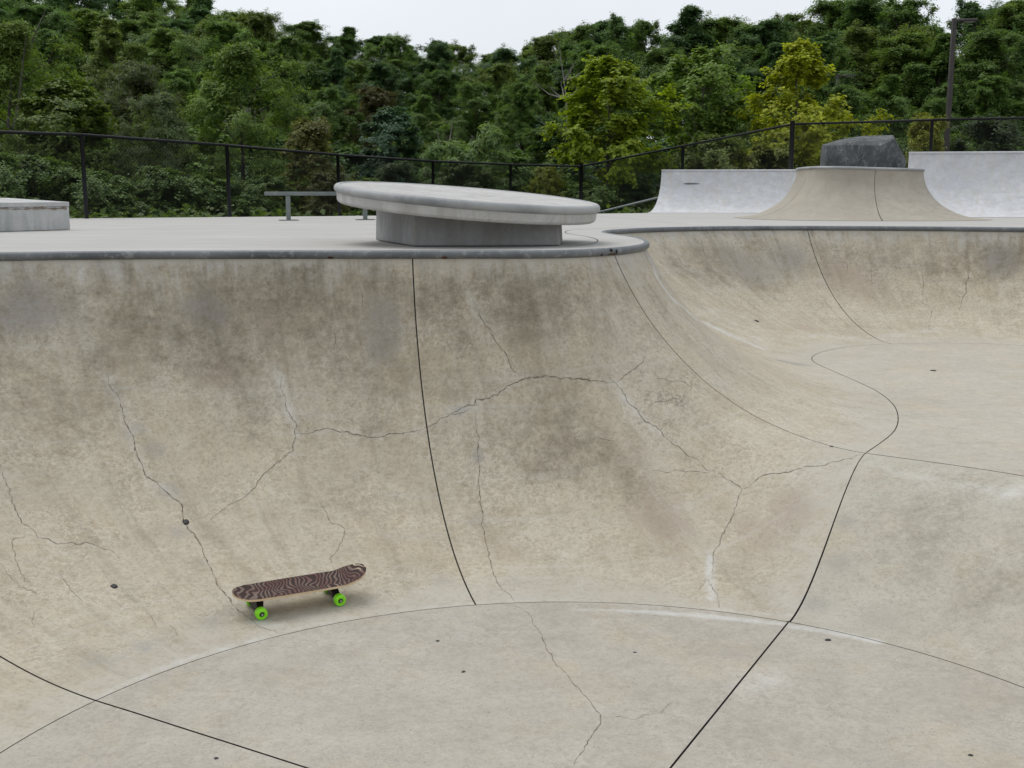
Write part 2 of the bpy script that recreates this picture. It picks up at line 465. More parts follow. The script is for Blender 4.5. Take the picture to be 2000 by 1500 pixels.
def P_of(s, t):
    """a point of the wall: t = 0 on the floor line, t = 1 under the coping; a circular transition"""
    T, B = T_of(s), B_of(s)
    dv = Vector((T.x - B.x, T.y - B.y)); run = dv.length; dv /= run
    d = ZT - B.z
    rr = (d * d + run * run) / (2 * d)
    f = math.asin(min(1, run / rr)) * t if run >= d else math.pi / 2 * t
    ax, az = (rr, rr) if run >= d else (run, d)
    h, v = ax * math.sin(f), az * (1 - math.cos(f))
    return Vector((B.x + dv.x * h, B.y + dv.y * h, B.z + v))

bowl = tag(empty('skate_bowl'), 'tan concrete skate bowl with deep and shallow pockets', kind='structure')
WEARS = {}
PANELS = []                                  # (object, coords) for stains and for casting rays on the finished surface
def wobble(p):
    return 0.006 * mnoise.noise(p * 0.9) + 0.0025 * mnoise.noise(p * 3.1 + Vector((7, 1, 3)))
def wall_panel(s0, s1, fine=True):
    step = 0.024 if fine else 0.12
    L = sum((T_of(s0 + (s1 - s0) * (k + 1) / 40) - T_of(s0 + (s1 - s0) * k / 40)).length for k in range(40))
    nu = max(4, int(L / step)); nv = 100 if fine else 18
    V, UV, Fc = [], [], []
    WEAR = []
    ul = 0.0
    prev = None
    for i in range(nu + 1):
        s = s0 + (s1 - s0) * i / nu
        Tt = T_of(s)
        if prev is not None: ul += (Tt - prev).length
        prev = Tt
        vl = 0.0
        col = []
        for j in range(nv + 1):
            t = j / nv
            p = P_of(s, t)
            if i in (0, nu):                # leave a real gap at the joint
                q = P_of(s + (0.02 if i == 0 else -0.02), t)
                p = p + (q - p).normalized() * 0.0045
            if 0 < j: p.z += wobble(p) * min(1, j / 6) * (1 if j < nv else 0)
            col.append(p)
        lens = [0.0]
        for j in range(nv): lens.append(lens[-1] + (col[j + 1] - col[j]).length)
        for j in range(nv + 1):
            WEAR.append(math.exp(-(lens[j] / 0.42) ** 1.4)); V.append(col[j]); UV.append((s0 * 3 + ul, lens[-1] - lens[j]))
    for i in range(nu):
        for j in range(nv):
            a = i * (nv + 1) + j
            Fc.append((a, a + 1, a + nv + 2, a + nv + 1))
    o = pyd('wall_panel', V, Fc, M['wall'], bowl, True)
    lay = o.data.uv_layers.new(name='UVMap')
    li = np.empty(len(o.data.loops), dtype=np.int32)
    o.data.loops.foreach_get('vertex_index', li)
    lay.data.foreach_set('uv', np.array(UV, dtype=np.float32)[li].ravel())
    PANELS.append(o)
    WEARS[o.name] = WEAR
    return o
for a, b, f in ((0, 2, True), (2, 6, True), (6, 11, True), (11, 22, True), (22, 25.5, True), (25.5, 30, False), (30, 33.5, False), (33.5, 37, False)):
    wall_panel(a, b, f)

def floor_sector(a0, a1, fine=True):
    nr, na = (110, max(8, int(abs(a1 - a0) / 0.6))) if fine else (12, max(6, int(abs(a1 - a0) / 6)))
    V, Fc = [], []
    for i in range(nr + 1):
        r = 0.012 + (CR - 0.006 - 0.012) * i / nr
        da = math.degrees(0.0048 / r)
        for j in range(na + 1):
            an = R(a0 + da + (a1 - a0 - 2 * da) * j / na)
            p = Vector((CC.x + r * math.cos(an), CC.y + r * math.sin(an), ZD))
            p.z += 0.5 * wobble(p) * min(1, (nr - i) / 6)
            V.append(p)
    for i in range(nr):
        for j in range(na):
            a = i * (na + 1) + j
            Fc.append((a, a + na + 1, a + na + 2, a + 1))
    o = pyd('floor_panel', V, Fc, M['floor'], bowl, True)
    PANELS.append(o)
    return o
for a0, a1, f in ((61.5, 150.2, True), (-14, 61.5, True), (-105, -14, False), (150.2, 255, True)):
    floor_sector(a0, a1, f)

SPINE = [Vector(p) for p in ((2.32, 7.23), (3.09, 6.61), (3.78, 5.72), (4.18, 4.55), (4.10, 3.2))]
def spine_top(u):
    x = u * (len(SPINE) - 1); i = min(int(x), len(SPINE) - 2)
    idx = [min(max(i + k, 0), len(SPINE) - 1) for k in (-1, 0, 1, 2)]
    return cr(*[SPINE[k] for k in idx], x - i)
def spine_pt(u, w):
    a = on_circle(61.5 - 75.5 * u)
    p = a.lerp(spine_top(u), w)
    return Vector((p.x, p.y, ZD + (ZS - ZD) * smooth(w)))
V, Fc = [], []
nu, nv = 150, 70
for i in range(nu + 1):
    for j in range(nv + 1):
        u = 0.0034 + 0.9950 * i / nu; w = 0.0004 + 0.9972 * j / nv
        p = spine_pt(u, w); p.z += wobble(p) * min(1, j / 6, (nv - j) / 6)
        V.append(p)
for i in range(nu):
    for j in range(nv):
        a = i * (nv + 1) + j
        Fc.append((a, a + nv + 1, a + nv + 2, a + 1))
o = pyd('waterfall_panel', V, Fc, M['fall'], bowl, True)
PANELS.append(o)

# shallow floor: outline from the wall line and the waterfall edge, drawn in 3 mm
out = [Vector(B_of(11 + 19 * k / 240).xy) for k in range(241)] + [Vector(spine_top(1 - k / 40)) for k in range(1, 40)]
def inset(poly, d):
    n = len(poly); area = sum(poly[i].x * poly[(i + 1) % n].y - poly[(i + 1) % n].x * poly[i].y for i in range(n))
    sg = 1 if area > 0 else -1
    res = []
    for i in range(n):
        t = (poly[(i + 1) % n] - poly[i - 1]).normalized()
        res.append(poly[i] + Vector((-t.y, t.x)) * d * sg)
    return res
ins = inset(out, 0.008)
tri = tessellate_polygon([[Vector((p.x, p.y, 0)) for p in ins]])
o = pyd('shallow_floor_panel', [(p.x, p.y, ZS) for p in ins], [tuple(t) for t in tri], M['shallow'], bowl)
for p in o.data.polygons:
    if p.normal.z < 0: p.flip()
PANELS.append(o)

# one surface to set things on
def all_tris(objs):
    V, Fc = [], []
    for o in objs:
        off = len(V)
        V += [v.co.copy() for v in o.data.vertices]
        Fc += [tuple(i + off for i in p.vertices) for p in o.data.polygons]
    return V, Fc
BV, BF = all_tris(PANELS)
TREE = BVHTree.FromPolygons(BV, BF)
def hit(px, py):
    d = ray(px, py).normalized()
    p, n, i, dist = TREE.ray_cast(Vector((0, 0, CZ)), d)
    if p is None: return None, None
    if n.dot(d) > 0: n = -n
    return p, n
def drop(x, y, top=0.3):
    p, n, i, dist = TREE.ray_cast(Vector((x, y, top)), Vector((0, 0, -1)))
    if p is not None and n.z < 0: n = -n
    return p, n

# joints: strips of sealant set a few millimetres deep in the gaps
def ribbon(name, pts, nrm, width, off, mat, parent, jitter=0.0, taper=False):
    V, Fc = [], []
    n = len(pts)
    for i, p in enumerate(pts):
        t = (pts[min(i + 1, n - 1)] - pts[max(i - 1, 0)]).normalized()
        nn = nrm[i] if isinstance(nrm, list) else nrm
        sd = t.cross(nn).normalized()
        w = width * (1 + jitter * (random.random() * 2 - 1))
        if taper: w *= 0.25 + 0.75 * min(1, 4 * min(i, n - 1 - i) / n + 0.12)
        c = p + nn * off
        V += [c - sd * w / 2, c + sd * w / 2]
        if i: Fc.append((2 * i - 2, 2 * i - 1, 2 * i + 1, 2 * i))
    return pyd(name, V, Fc, mat, parent)
UP = Vector((0, 0, 1))
for s, w in ((0, .03), (2, .03), (6, .03), (11, .024), (22, .03), (25.5, .03), (30, .03), (33.5, .03)):
    pts = [P_of(s, k / 60) for k in range(61)]
    nr = []
    for k in range(61):
        a, b = P_of(s - .02, k / 60), P_of(s + .02, k / 60)
        c, d = P_of(s, max(0, k / 60 - .01)), P_of(s, min(1, k / 60 + .01))
        n = (b - a).cross(d - c).normalized()
        c0 = Vector((4.0, 8.0, 1.0)) if 11 < s < 30 else Vector((0.3, 3.6, 1.0))
        nr.append(n if n.dot(c0 - pts[k]) > 0 else -n)
    ribbon('joint_sealant', pts, nr, w, -0.009, M['joint'] if s in (2, 6) else M['seam'], bowl)
pts = [P_of(9 + 2 * k / 40, 0) for k in range(41)]
ribbon('joint_sealant', pts, UP, 0.03, -0.010, M['joint'], bowl)
for a in (61.5, 150.2, -14, -105):
    p = on_circle(a)
    ribbon('joint_sealant', [Vector((CC.x, CC.y, ZD)).lerp(Vector((p.x, p.y, ZD)), k / 20) for k in range(21)], UP, 0.03, -0.009, M['joint'], bowl)
def deep_line(k): return on_circle(k)
pts = [Vector((*deep_line(a), ZD)) for a in range(0, 361, 2)]
ribbon('floor_seam', pts, UP, 0.03, -0.006, M['seam'], bowl)
pts = [Vector((p.x, p.y, ZS)) for p in out] + [Vector((out[0].x, out[0].y, ZS))]
ribbon('floor_seam', pts, UP, 0.03, -0.006, M['seam'], bowl)

# ------------------------------------------------------------------ stains (their own shapes, in metres on the surface)
STA = {'R': [], 'G': [], 'B': [], 'r': [], 'c': []}
def spot(ch, px, py, rpx, amp):
    p, n = hit(px, py)
    if p is None: return
    dist = (p - Vector((0, 0, CZ))).length
    STA[ch].append((p.x, p.y, p.z, rpx * dist / FPX, amp))
def streak(ch, pts, rpx, amp, step=14):
    for (x0, y0), (x1, y1) in zip(pts, pts[1:]):
        n = max(1, int(math.hypot(x1 - x0, y1 - y0) / step))
        for k in range(n):
            spot(ch, x0 + (x1 - x0) * k / n, y0 + (y1 - y0) * k / n, rpx, amp)
for a in ((-60, 640, 110, .75), (40, 600, 80, .6), (250, 600, 75, .8), (330, 640, 85, .7), (440, 610, 90, .8), (480, 700, 70, .7), (400, 690, 70, .5),
          (500, 790, 45, .6), (495, 850, 35, .35), (620, 570, 80, .7), (560, 560, 70, .5), (680, 640, 60, .55), (690, 720, 60, .6), (740, 760, 60, .5), (720, 840, 60, .4),
          (640, 660, 40, .4), (860, 590, 55, .7), (900, 650, 45, .5), (840, 560, 40, .4), (1010, 570, 60, .75), (1080, 600, 70, .5), (1000, 640, 45, .5), (1180, 590, 60, .35),
          (1080, 820, 75, .8), (1010, 850, 60, .55), (1140, 880, 85, .6), (1060, 920, 60, .4), (930, 880, 30, .3), (880, 760, 60, .4), (600, 1060, 60, .22), (700, 960, 80, .3),
          (1240, 940, 60, .4), (150, 760, 80, .4), (130, 850, 70, .3), (30, 760, 60, .5), (200, 700, 40, .45), (60, 900, 60, .2), (380, 880, 60, .22),
          (1330, 520, 50, .5), (1400, 540, 60, .5), (1470, 500, 55, .6), (1540, 520, 55, .7), (1500, 560, 50, .5), (1660, 520, 60, .3), (1960, 500, 45, .9), (1930, 520, 40, .6),
          (1830, 530, 40, .4), (1300, 600, 40, .4), (1760, 500, 40, .3), (1640, 480, 50, .3), (1880, 480, 60, .3), (1990, 600, 50, .3), (1830, 1000, 90, .35), (1900, 930, 60, .3), (1680, 1010, 50, .25), (1780, 1080, 80, .3), (1960, 1130, 80, .35), (1880, 1180, 60, .3),
          (310, 520, 10, .6), (560, 520, 30, .5), (230, 530, 60, .4), (80, 540, 70, .45), (420, 530, 70, .5), (740, 540, 50, .5), (950, 540, 50, .5), (1120, 540, 60, .4)):
    spot('R', *a)
for a in ((60, 590, 50, .9), (20, 620, 50, .7), (110, 610, 40, .6), (390, 600, 38, .9), (420, 620, 30, .7), (750, 620, 34, 1.2), (752, 660, 34, 1.2), (745, 690, 26, .8), (740, 590, 24, .6),
          (935, 895, 11, 1.3), (935, 880, 8, 1.0), (895, 803, 10, 1.2), (905, 800, 7, 1.0), (1470, 530, 50, .7), (1540, 500, 45, .7), (1420, 500, 40, .5), (1960, 510, 40, .8),
          (1560, 712, 26, .9), (1530, 706, 20, .8), (1500, 703, 20, .6), (1440, 700, 26, .4), (1640, 1100, 30, .5), (1650, 1020, 26, .5), (1590, 1180, 40, .5), (1720, 1210, 60, .45), (1620, 1230, 40, .4), (1500, 640, 30, .3),
          (300, 880, 30, .6), (260, 840, 26, .6), (225, 760, 24, .6), (330, 960, 28, .6), (350, 1040, 30, .5), (390, 1100, 24, .5), (180, 1290, 60, .5), (90, 1330, 60, .4), (420, 1210, 50, .6), (460, 1190, 30, .6), (520, 1180, 60, .35), (300, 1260, 50, .5),
          (930, 1020, 26, .5), (860, 1130, 40, .4), (1000, 1140, 50, .35)):
    spot('B', *a)
for a in ((1270, 1000, 50, .7), (1320, 1030, 50, .7), (1300, 960, 60, .5), (1330, 1090, 40, .4), (1240, 880, 60, .45), (1540, 980, 40, .8), (1500, 1050, 50, .6), (1560, 1010, 40, .5), (1450, 1020, 40, .4),
          (1640, 540, 50, .7), (1700, 560, 50, .5), (1590, 590, 40, .3), (430, 720, 60, .45), (520, 620, 50, .4), (1010, 1080, 50, .35), (900, 1060, 60, .25), (1280, 1150, 60, .3), (1860, 790, 60, .5), (1930, 800, 50, .5), (1760, 790, 40, .3), (1570, 640, 40, .5), (1880, 1170, 40, .4),
          (700, 900, 60, .3), (1090, 760, 40, .25), (1420, 730, 60, .25), (80, 1000, 70, .25), (240, 1080, 80, .25), (560, 1210, 20, .4), (410, 1255, 14, .5), (440, 1248, 12, .5), (1150, 1340, 120, .25), (1900, 1340, 120, .25), (1000, 1280, 100, .22)):
    spot('r', *a)
streak('G', [(158, 512), (160, 560)], 9, .75); streak('G', [(160, 560), (165, 640), (180, 690)], 8, .4)
streak('G', [(180, 690), (210, 740), (250, 820), (290, 920), (350, 985)], 26, .09)
streak('G', [(575, 515), (700, 518)], 12, .35); streak('G', [(640, 520), (650, 590)], 8, .5)
streak('G', [(870, 515), (920, 580), (950, 640)], 13, .32); streak('G', [(540, 720), (575, 830)], 14, .3); streak('G', [(420, 660), (540, 760)], 26, .05)
streak('G', [(1210, 770), (1250, 810), (1300, 860)], 9, .5); streak('G', [(1387, 1085), (1386, 1130), (1390, 1175)], 7, 1.0, 4)
streak('G', [(1268, 500), (1285, 545), (1310, 580), (1360, 622), (1420, 652), (1490, 682)], 8, 1.0, 4)
streak('G', [(1320, 610), (1400, 640), (1520, 690)], 16, .25); streak('G', [(1380, 600), (1440, 640), (1500, 672)], 8, .35); streak('G', [(1440, 610), (1530, 672)], 8, .35)
streak('G', [(1120, 1190), (1200, 1192), (1260, 1195)], 8, .35, 6); streak('G', [(1260, 1195), (1380, 1203), (1540, 1220)], 9, .9, 6); streak('G', [(1540, 1222), (1640, 1238), (1740, 1258)], 10, .95, 6)
streak('G', [(1400, 1190), (1560, 1205)], 10, .5); streak('G', [(560, 1232), (700, 1205), (900, 1178), (1100, 1172), (1400, 1192)], 9, .35)
streak('G', [(200, 1358), (330, 1300), (540, 1238)], 14, .4); streak('G', [(500, 1215), (560, 1225)], 14, .5)
streak('G', [(1560, 730), (1650, 790), (1720, 850)], 34, .18); streak('G', [(1640, 690), (1720, 660), (1850, 640)], 18, .22); streak('G', [(1480, 660), (1600, 655), (1700, 665)], 16, .25)
streak('G', [(1730, 725), (1840, 720), (2000, 714)], 4, .6, 8); streak('G', [(1800, 782), (2000, 775)], 8, .25); streak('G', [(1690, 905), (1760, 925), (1950, 960)], 22, .16)
streak('G', [(1960, 960), (2000, 960)], 40, .3); streak('G', [(560, 1260), (800, 1240), (1000, 1235)], 30, .08); streak('G', [(1030, 1230), (1060, 1280)], 14, .25); streak('G', [(1450, 1350), (1560, 1300)], 50, .1)
for a in ((1310, 770, 60, .9), (1280, 800, 60, 1), (1380, 740, 60, .9), (1400, 690, 40, .6), (1180, 850, 60, .6), (1720, 540, 80, .9), (1820, 530, 70, .8), (1960, 530, 70, 1), (60, 1150, 90, .8), (120, 1060, 70, .7),
          (250, 1150, 80, .5), (1200, 960, 80, .6), (660, 1090, 60, .5), (1320, 960, 60, .6), (1660, 560, 60, .6), (760, 1010, 60, .3), (1900, 1180, 80, .4), (460, 960, 40, .3)):
    spot('c', *a)
CRACKS = [
    ([(205, 730), (235, 790), (262, 870), (285, 930), (318, 955), (355, 985), (358, 1020), (385, 1045), (405, 1100), (430, 1150), (470, 1195), (500, 1218), (545, 1240)], 2.4),
    ([(548, 735), (555, 790), (578, 832), (575, 880), (520, 920), (490, 960), (440, 992), (405, 1018)], 1.8),
    ([(578, 848), (640, 838), (700, 850), (750, 852), (828, 838)], 2.2), ([(828, 838), (880, 810), (925, 795)], 1.4),
    ([(880, 805), (925, 792), (930, 780), (970, 770), (1010, 745), (1030, 738), (1080, 735), (1130, 738), (1175, 748), (1202, 748)], 3.0),
    ([(1202, 748), (1225, 728), (1245, 715), (1260, 690)], 1.5), ([(1185, 730), (1205, 750), (1260, 820), (1320, 870), (1380, 915), (1400, 920)], 1.6),
    ([(928, 795), (932, 850), (935, 920), (940, 1000), (948, 1060), (962, 1120), (1008, 1180)], 1.7), ([(925, 590), (950, 640), (985, 690), (1005, 725), (1030, 738)], 1.5),
    ([(1685, 888), (1600, 908), (1520, 925), (1480, 930), (1465, 948), (1447, 955)], 2.2), ([(1400, 915), (1425, 940), (1447, 955), (1430, 1010), (1412, 1045), (1395, 1075), (1390, 1110), (1386, 1130)], 1.8),
    ([(1386, 1130), (1400, 1160), (1402, 1192)], 1.3), ([(1270, 920), (1330, 922), (1400, 920)], 1.2), ([(1386, 1132), (1360, 1160)], 1.0),
    ([(1008, 1182), (1040, 1205), (1060, 1250), (1080, 1290), (1120, 1335), (1145, 1362), (1172, 1395), (1170, 1415), (1150, 1440), (1135, 1470), (1120, 1500)], 1.9),
    ([(0, 908), (12, 940), (22, 980), (45, 1020), (75, 1048), (110, 1060), (165, 1062), (215, 1075), (240, 1090)], 1.8), ([(50, 1040), (25, 1060), (30, 1090), (52, 1140)], 1.2), ([(0, 1100), (40, 1150), (80, 1160)], 1.0),
    ([(115, 1120), (140, 1155), (165, 1180)], 1.0), ([(620, 980), (650, 1020), (675, 1035), (660, 1070), (645, 1090), (655, 1115)], 1.3),
    ([(1800, 500), (1802, 545), (1800, 590), (1818, 605), (1812, 650)], 1.1), ([(1893, 500), (1890, 545), (1880, 590), (1870, 610)], 1.3), ([(1650, 500), (1655, 540)], 1.0), ([(1700, 495), (1702, 560)], .9),
    ([(1370, 455), (1378, 520), (1384, 545)], .9), ([(1430, 470), (1440, 530)], .9), ([(1280, 740), (1320, 745), (1350, 755), (1345, 770)], 1.3), ([(1270, 790), (1310, 780), (1350, 790)], 1.2), ([(1370, 690), (1395, 720), (1400, 735), (1440, 760)], 1.0),
    ([(1160, 850), (1190, 860), (1205, 865)], 1.2), ([(650, 640), (655, 690)], 1.2), ([(700, 560), (712, 610)], 1.0), ([(1940, 620), (1960, 640)], .8),
    ([(60, 1190), (70, 1230)], .9), ([(285, 1190), (310, 1230)], .9), ([(330, 1220), (360, 1250)], .9), ([(1170, 1398), (1230, 1402), (1290, 1390), (1320, 1370)], 1.0), ([(1060, 1250), (1075, 1245)], .8),
]
for pts, w in CRACKS:
    streak('G', pts, 9, min(.22, .11 * w), 9)
for o in PANELS:
    me = o.data
    n = len(me.vertices)
    co = np.empty(n * 3, dtype=np.float32)
    me.vertices.foreach_get('co', co)
    co = co.reshape(-1, 3)
    ch = {}
    for k, lst in STA.items():
        keep = np.ones(n, dtype=np.float32)
        for x, y, z, r, a in lst:
            d2 = ((co - np.array((x, y, z), dtype=np.float32)) ** 2).sum(1) / (r * r)
            m = d2 < 6
            keep[m] *= 1 - np.minimum(0.97, a * np.exp(-d2[m] * 1.1))
        ch[k] = 1 - keep
    for nm, ks in (('stain_a', 'RGB'), ('stain_b', 'rc')):
        at = me.attributes.new(nm, 'FLOAT_COLOR', 'POINT')
        arr = np.zeros((n, 4), dtype=np.float32)
        arr[:, 3] = 1
        for i, k in enumerate(ks): arr[:, i] = ch[k]
        if nm == 'stain_b' and o.name in WEARS: arr[:, 2] = np.array(WEARS[o.name]) * 0.85
        at.data.foreach_set('color', arr.ravel())

# ------------------------------------------------------------------ cracks across the panels
def crack(pts, wpx=2.2, jag=4.0, mat='crack'):
    P, Nn = [], []
    dist = 0.0
    sd = pts[0][0] * 0.013
    for (x0, y0), (x1, y1) in zip(pts, pts[1:]):
        L = math.hypot(x1 - x0, y1 - y0)
        n = max(2, int(L / 4))
        ox, oy = -(y1 - y0) / L, (x1 - x0) / L
        for k in range(n):
            q = dist + L * k / n
            j = jag * (1.3 * mnoise.noise(Vector((q * .035, sd, 1.7))) + 0.9 * mnoise.noise(Vector((q * .11, sd, 5.7))) + 0.35 * mnoise.noise(Vector((q * .31, sd, 9.1))))
            p, nn = hit(x0 + (x1 - x0) * k / n + ox * j, y0 + (y1 - y0) * k / n + oy * j)
            if p is not None: P.append(p); Nn.append(nn)
        dist += L
    if len(P) < 3: return
    d = (P[len(P) // 2] - Vector((0, 0, CZ))).length
    ribbon('crack', P, Nn, 0.78 * wpx * d / FPX, 0.0012, M[mat], bowl, 0.7, True)
for pts, w in CRACKS:
    crack(pts, w, 3.8)

# ------------------------------------------------------------------ coping pipe, deck
TL = [T_of(NS * k / 900) for k in range(900)]
V, Fc = tube_data([Vector((p.x, p.y, -0.024)) for p in TL], 0.031, 12, closed=True)
coping = pyd('coping', V, Fc, M['coping'], bowl, True)
# collar of mortar under the pipe
tl = [Vector((p.x, p.y)) for p in TL]
def coping_patch(s, ds, a0, a1, mat, seed, name):
    rnd = random.Random(seed)
    V, Fc = [], []
    nu, na = 12, 8
    for i in range(nu + 1):
        ss = s - ds + 2 * ds * i / nu
        p = T_of(ss); q = T_of(ss + .01)
        t = Vector((q.x - p.x, q.y - p.y, 0)).normalized()
        inward = Vector((t.y, -t.x, 0))
        e = math.sin(math.pi * i / nu) ** 0.5 * (0.75 + 0.5 * rnd.random())
        mid, hf = (a0 + a1) / 2, (a1 - a0) / 2 * e
        for j in range(na + 1):
            an = R(mid - hf + 2 * hf * j / na)
            V.append(Vector((p.x, p.y, -0.024)) + (inward * math.cos(an) + UP * math.sin(an)) * 0.0322)
    for i in range(nu):
        for j in range(na):
            a = i * (na + 1) + j
            Fc.append((a, a + 1, a + na + 2, a + na + 1))
    return pyd(name, V, Fc, mat, coping, True)
coping_patch(10.95, .045, -35, 30, M['hole'], 3, 'rust_hole')
coping_patch(10.72, .07, 0, 50, M['hole'], 4, 'rust_hole')
coping_patch(10.35, .035, -60, -10, M['hole'], 5, 'rust_hole')
coping_patch(10.8, .2, -50, -20, M['rust'], 6, 'rust_patch')
coping_patch(5.45, .02, -75, -20, M['rust'], 7, 'rust_patch')
coping_patch(6.32, .04, -75, -20, M['rust'], 8, 'rust_patch')

outer = [Vector(p) for p in ((-16, -6), (16, -6), (16, 31.0), (4.0, 31.0), (3.4, 27.7), (2.1, 26.7), (-0.8, 25.2), (-3.64, 23.1), (-7.8, 20.8), (-10.5, 19.1), (-16, 15.2))]
hole = inset(tl[::2], -0.008)
polys = [[Vector((p.x, p.y, 0)) for p in outer], [Vector((p.x, p.y, 0)) for p in hole]]
tri = tessellate_polygon(polys)
flatv = [p for q in polys for p in q]
deck = pyd('deck', flatv, [tuple(t) for t in tri], M['deck'])
for p in deck.data.polygons:
    if p.normal.z < 0: p.flip()
tag(deck, 'flat pale concrete deck around the bowl', kind='structure')
# seam of the band poured round the coping, and the slab joints
def off_T(s, d):
    p, q = T_of(s - .02), T_of(s + .02)
    t = (q - p).normalized(); c = T_of(s)
    return Vector((c.x - t.y * d, c.y + t.x * d, 0))
ribbon('deck_seam', [off_T(10.7 + 9.4 * k / 80, 0.42) for k in range(81)], UP, 0.010, 0.0025, M['seam'], deck)
for a, b in (((-9.5, 9.2), (-2.2, 22.5)), ((-6.2, 10.6), (0.4, 24.5)), ((2.5, 16.2), (1.4, 25.5)), ((9.2, 14.2), (10.2, 21.0))):
    ribbon('deck_seam', [Vector((*a, 0)).lerp(Vector((*b, 0)), k / 6) for k in range(7)], UP, 0.008, 0.0025, M['seam'], deck)
skirt = [Vector((p.x, p.y, z)) for p in outer for z in (-0.004, -0.6)]
n = len(outer)
pyd('deck_edge', skirt, [(2 * i, 2 * i + 1, (2 * i + 3) % (2 * n), (2 * i + 2) % (2 * n)) for i in range(n)], M['deck'], deck)

# ------------------------------------------------------------------ ground and hill
def ground_z(x, y):
    z = -0.28
    if y > 26: z -= 0.012 * (y - 26)
    k = max(0.0, (y - 40) / 60)
    hill = 1 / (1 + math.exp((x + 8) / 9))
    z += min(k, 2.2) * (4.2 + 5.5 * hill)
    z += 0.25 * mnoise.noise(Vector((x * .11, y * .11, 3)))
    bank = math.exp(-((x - 9) / 4.5) ** 4) * math.exp(-((y - 31) / 2.6) ** 2)
    return z + bank * 1.1
V, Fc = [], []
xs = [-260 + 520 * i / 120 for i in range(121)]
ys = [-60, -30, -12] + [14 + 1.0 * j for j in range(60)] + [75 + 6 * j for j in range(1, 40)]
for y in ys:
    for x in xs:
        V.append((x, y, ground_z(x, y) if y > 10 else -2.4))
W = len(xs)
for j in range(len(ys) - 1):
    for i in range(W - 1):
        a = j * W + i
        Fc.append((a, a + 1, a + W + 1, a + W))
V = [(x, y, min(z, -2.3) if (abs(x) < 17.5 and y < 19) else z) for x, y, z in V]
V = [(x, y, min(z, -0.12) if (y < 27 + 0.62 * min(0, x - 2) + 1.5 and y >= 19) else z) for x, y, z in V]
ground = pyd('ground', V, Fc, M['ground'], None, True)
tag(ground, 'dark grassy ground rising to a wooded hill', kind='structure')
GT = BVHTree.FromPolygons([Vector(v) for v in V], Fc)
def gz(x, y):
    p = GT.ray_cast(Vector((x, y, 100)), Vector((0, 0, -1)))[0]
    return p.z if p is not None else 0.0

# ------------------------------------------------------------------ tilted disc table
tbl = tag(empty('disc_table', (-0.365, 9.5, 0)), 'tilted round concrete table with steel rim on a grey block base', 'skate obstacle')
DA, DB, DZ = -0.082, 0.050, 0.412
def dplane(x, y): return DZ + DA * x + DB * y
dn = Vector((-DA, -DB, 1)).normalized()
ring = 96
def circ(r, off):
    return [Vector((r * math.cos(2 * math.pi * k / ring), r * math.sin(2 * math.pi * k / ring), dplane(r * math.cos(2 * math.pi * k / ring), r * math.sin(2 * math.pi * k / ring)))) + dn * off for k in range(ring)]
def lathe(name, prof, mat, parent):
    V, Fc = [], []
    for r, off in prof: V += circ(r, off)
    for i in range(len(prof) - 1):
        for k in range(ring):
            l = (k + 1) % ring
            Fc.append((i * ring + k, i * ring + l, (i + 1) * ring + l, (i + 1) * ring + k))
    Fc.append(tuple(reversed(range(ring)))); Fc.append(tuple(range((len(prof) - 1) * ring, len(prof) * ring)))
    o = pyd(name, V, Fc, mat, parent)
    return o
lathe('slab', [(1.05, -0.148), (1.063, -0.140), (1.072, -0.125), (1.077, -0.06), (1.06, -0.055), (1.06, -0.008), (1.03, -0.004)], M['disc'], tbl)
V, Fc = tube_data(circ(1.066, -0.033), 0.035, 12, closed=True)
pyd('steel_rim', V, Fc, M['rim'], tbl, True)
bp = [(-0.40, -0.71), (0.74, -0.62), (0.80, 0.25), (0.5, 0.75), (-0.55, 0.80), (-0.84, 0.52)]
bevel_poly_prism('base', [(x, y, 0.004) for x, y in bp], [(x * .985, y * .985, dplane(x, y) - 0.145) for x, y in bp], M['table_base'], tbl, 0.02, 3)

# ------------------------------------------------------------------ ledge block at the left
A = Vector((-5.19, 13.36)); d1 = Vector((-.47, -.79)).normalized(); d2 = Vector((-.86, .51)).normalized()
ldg = tag(empty('ledge_block', (A.x, A.y, 0)), 'long pale concrete grind ledge at the left edge of the deck', 'ledge')
c4 = [Vector((0, 0)), d2 * 1.15, d2 * 1.15 + d1 * 3.2, d1 * 3.2]
bevel_poly_prism('body', [(p.x, p.y, 0.003) for p in c4], [(p.x, p.y, h) for p, h in zip(c4, (.27, .32, .31, .255))], M['ledge'], ldg, 0.01, 2)
c5 = [d2 * -.004 - d1 * .004, d2 * 1.154 - d1 * .004, d2 * 1.154 + d1 * 3.204, d2 * -.004 + d1 * 3.204]
bevel_poly_prism('cap', [(p.x, p.y, h) for p, h in zip(c5, (.272, .322, .312, .257))], [(p.x, p.y, h) for p, h in zip(c5, (.325, .372, .362, .31))], M['ledge'], ldg, 0.008, 2)
# worn edge under the cap
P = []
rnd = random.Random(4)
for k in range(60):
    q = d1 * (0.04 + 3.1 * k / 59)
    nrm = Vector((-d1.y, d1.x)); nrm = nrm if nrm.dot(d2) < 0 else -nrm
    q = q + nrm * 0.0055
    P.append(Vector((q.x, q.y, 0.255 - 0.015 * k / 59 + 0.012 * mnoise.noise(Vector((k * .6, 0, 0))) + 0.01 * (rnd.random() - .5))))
ribbon('worn_edge', P, Vector((nrm.x, nrm.y, 0)), 0.018, 0.002, M['crack'], ldg, 0.9)

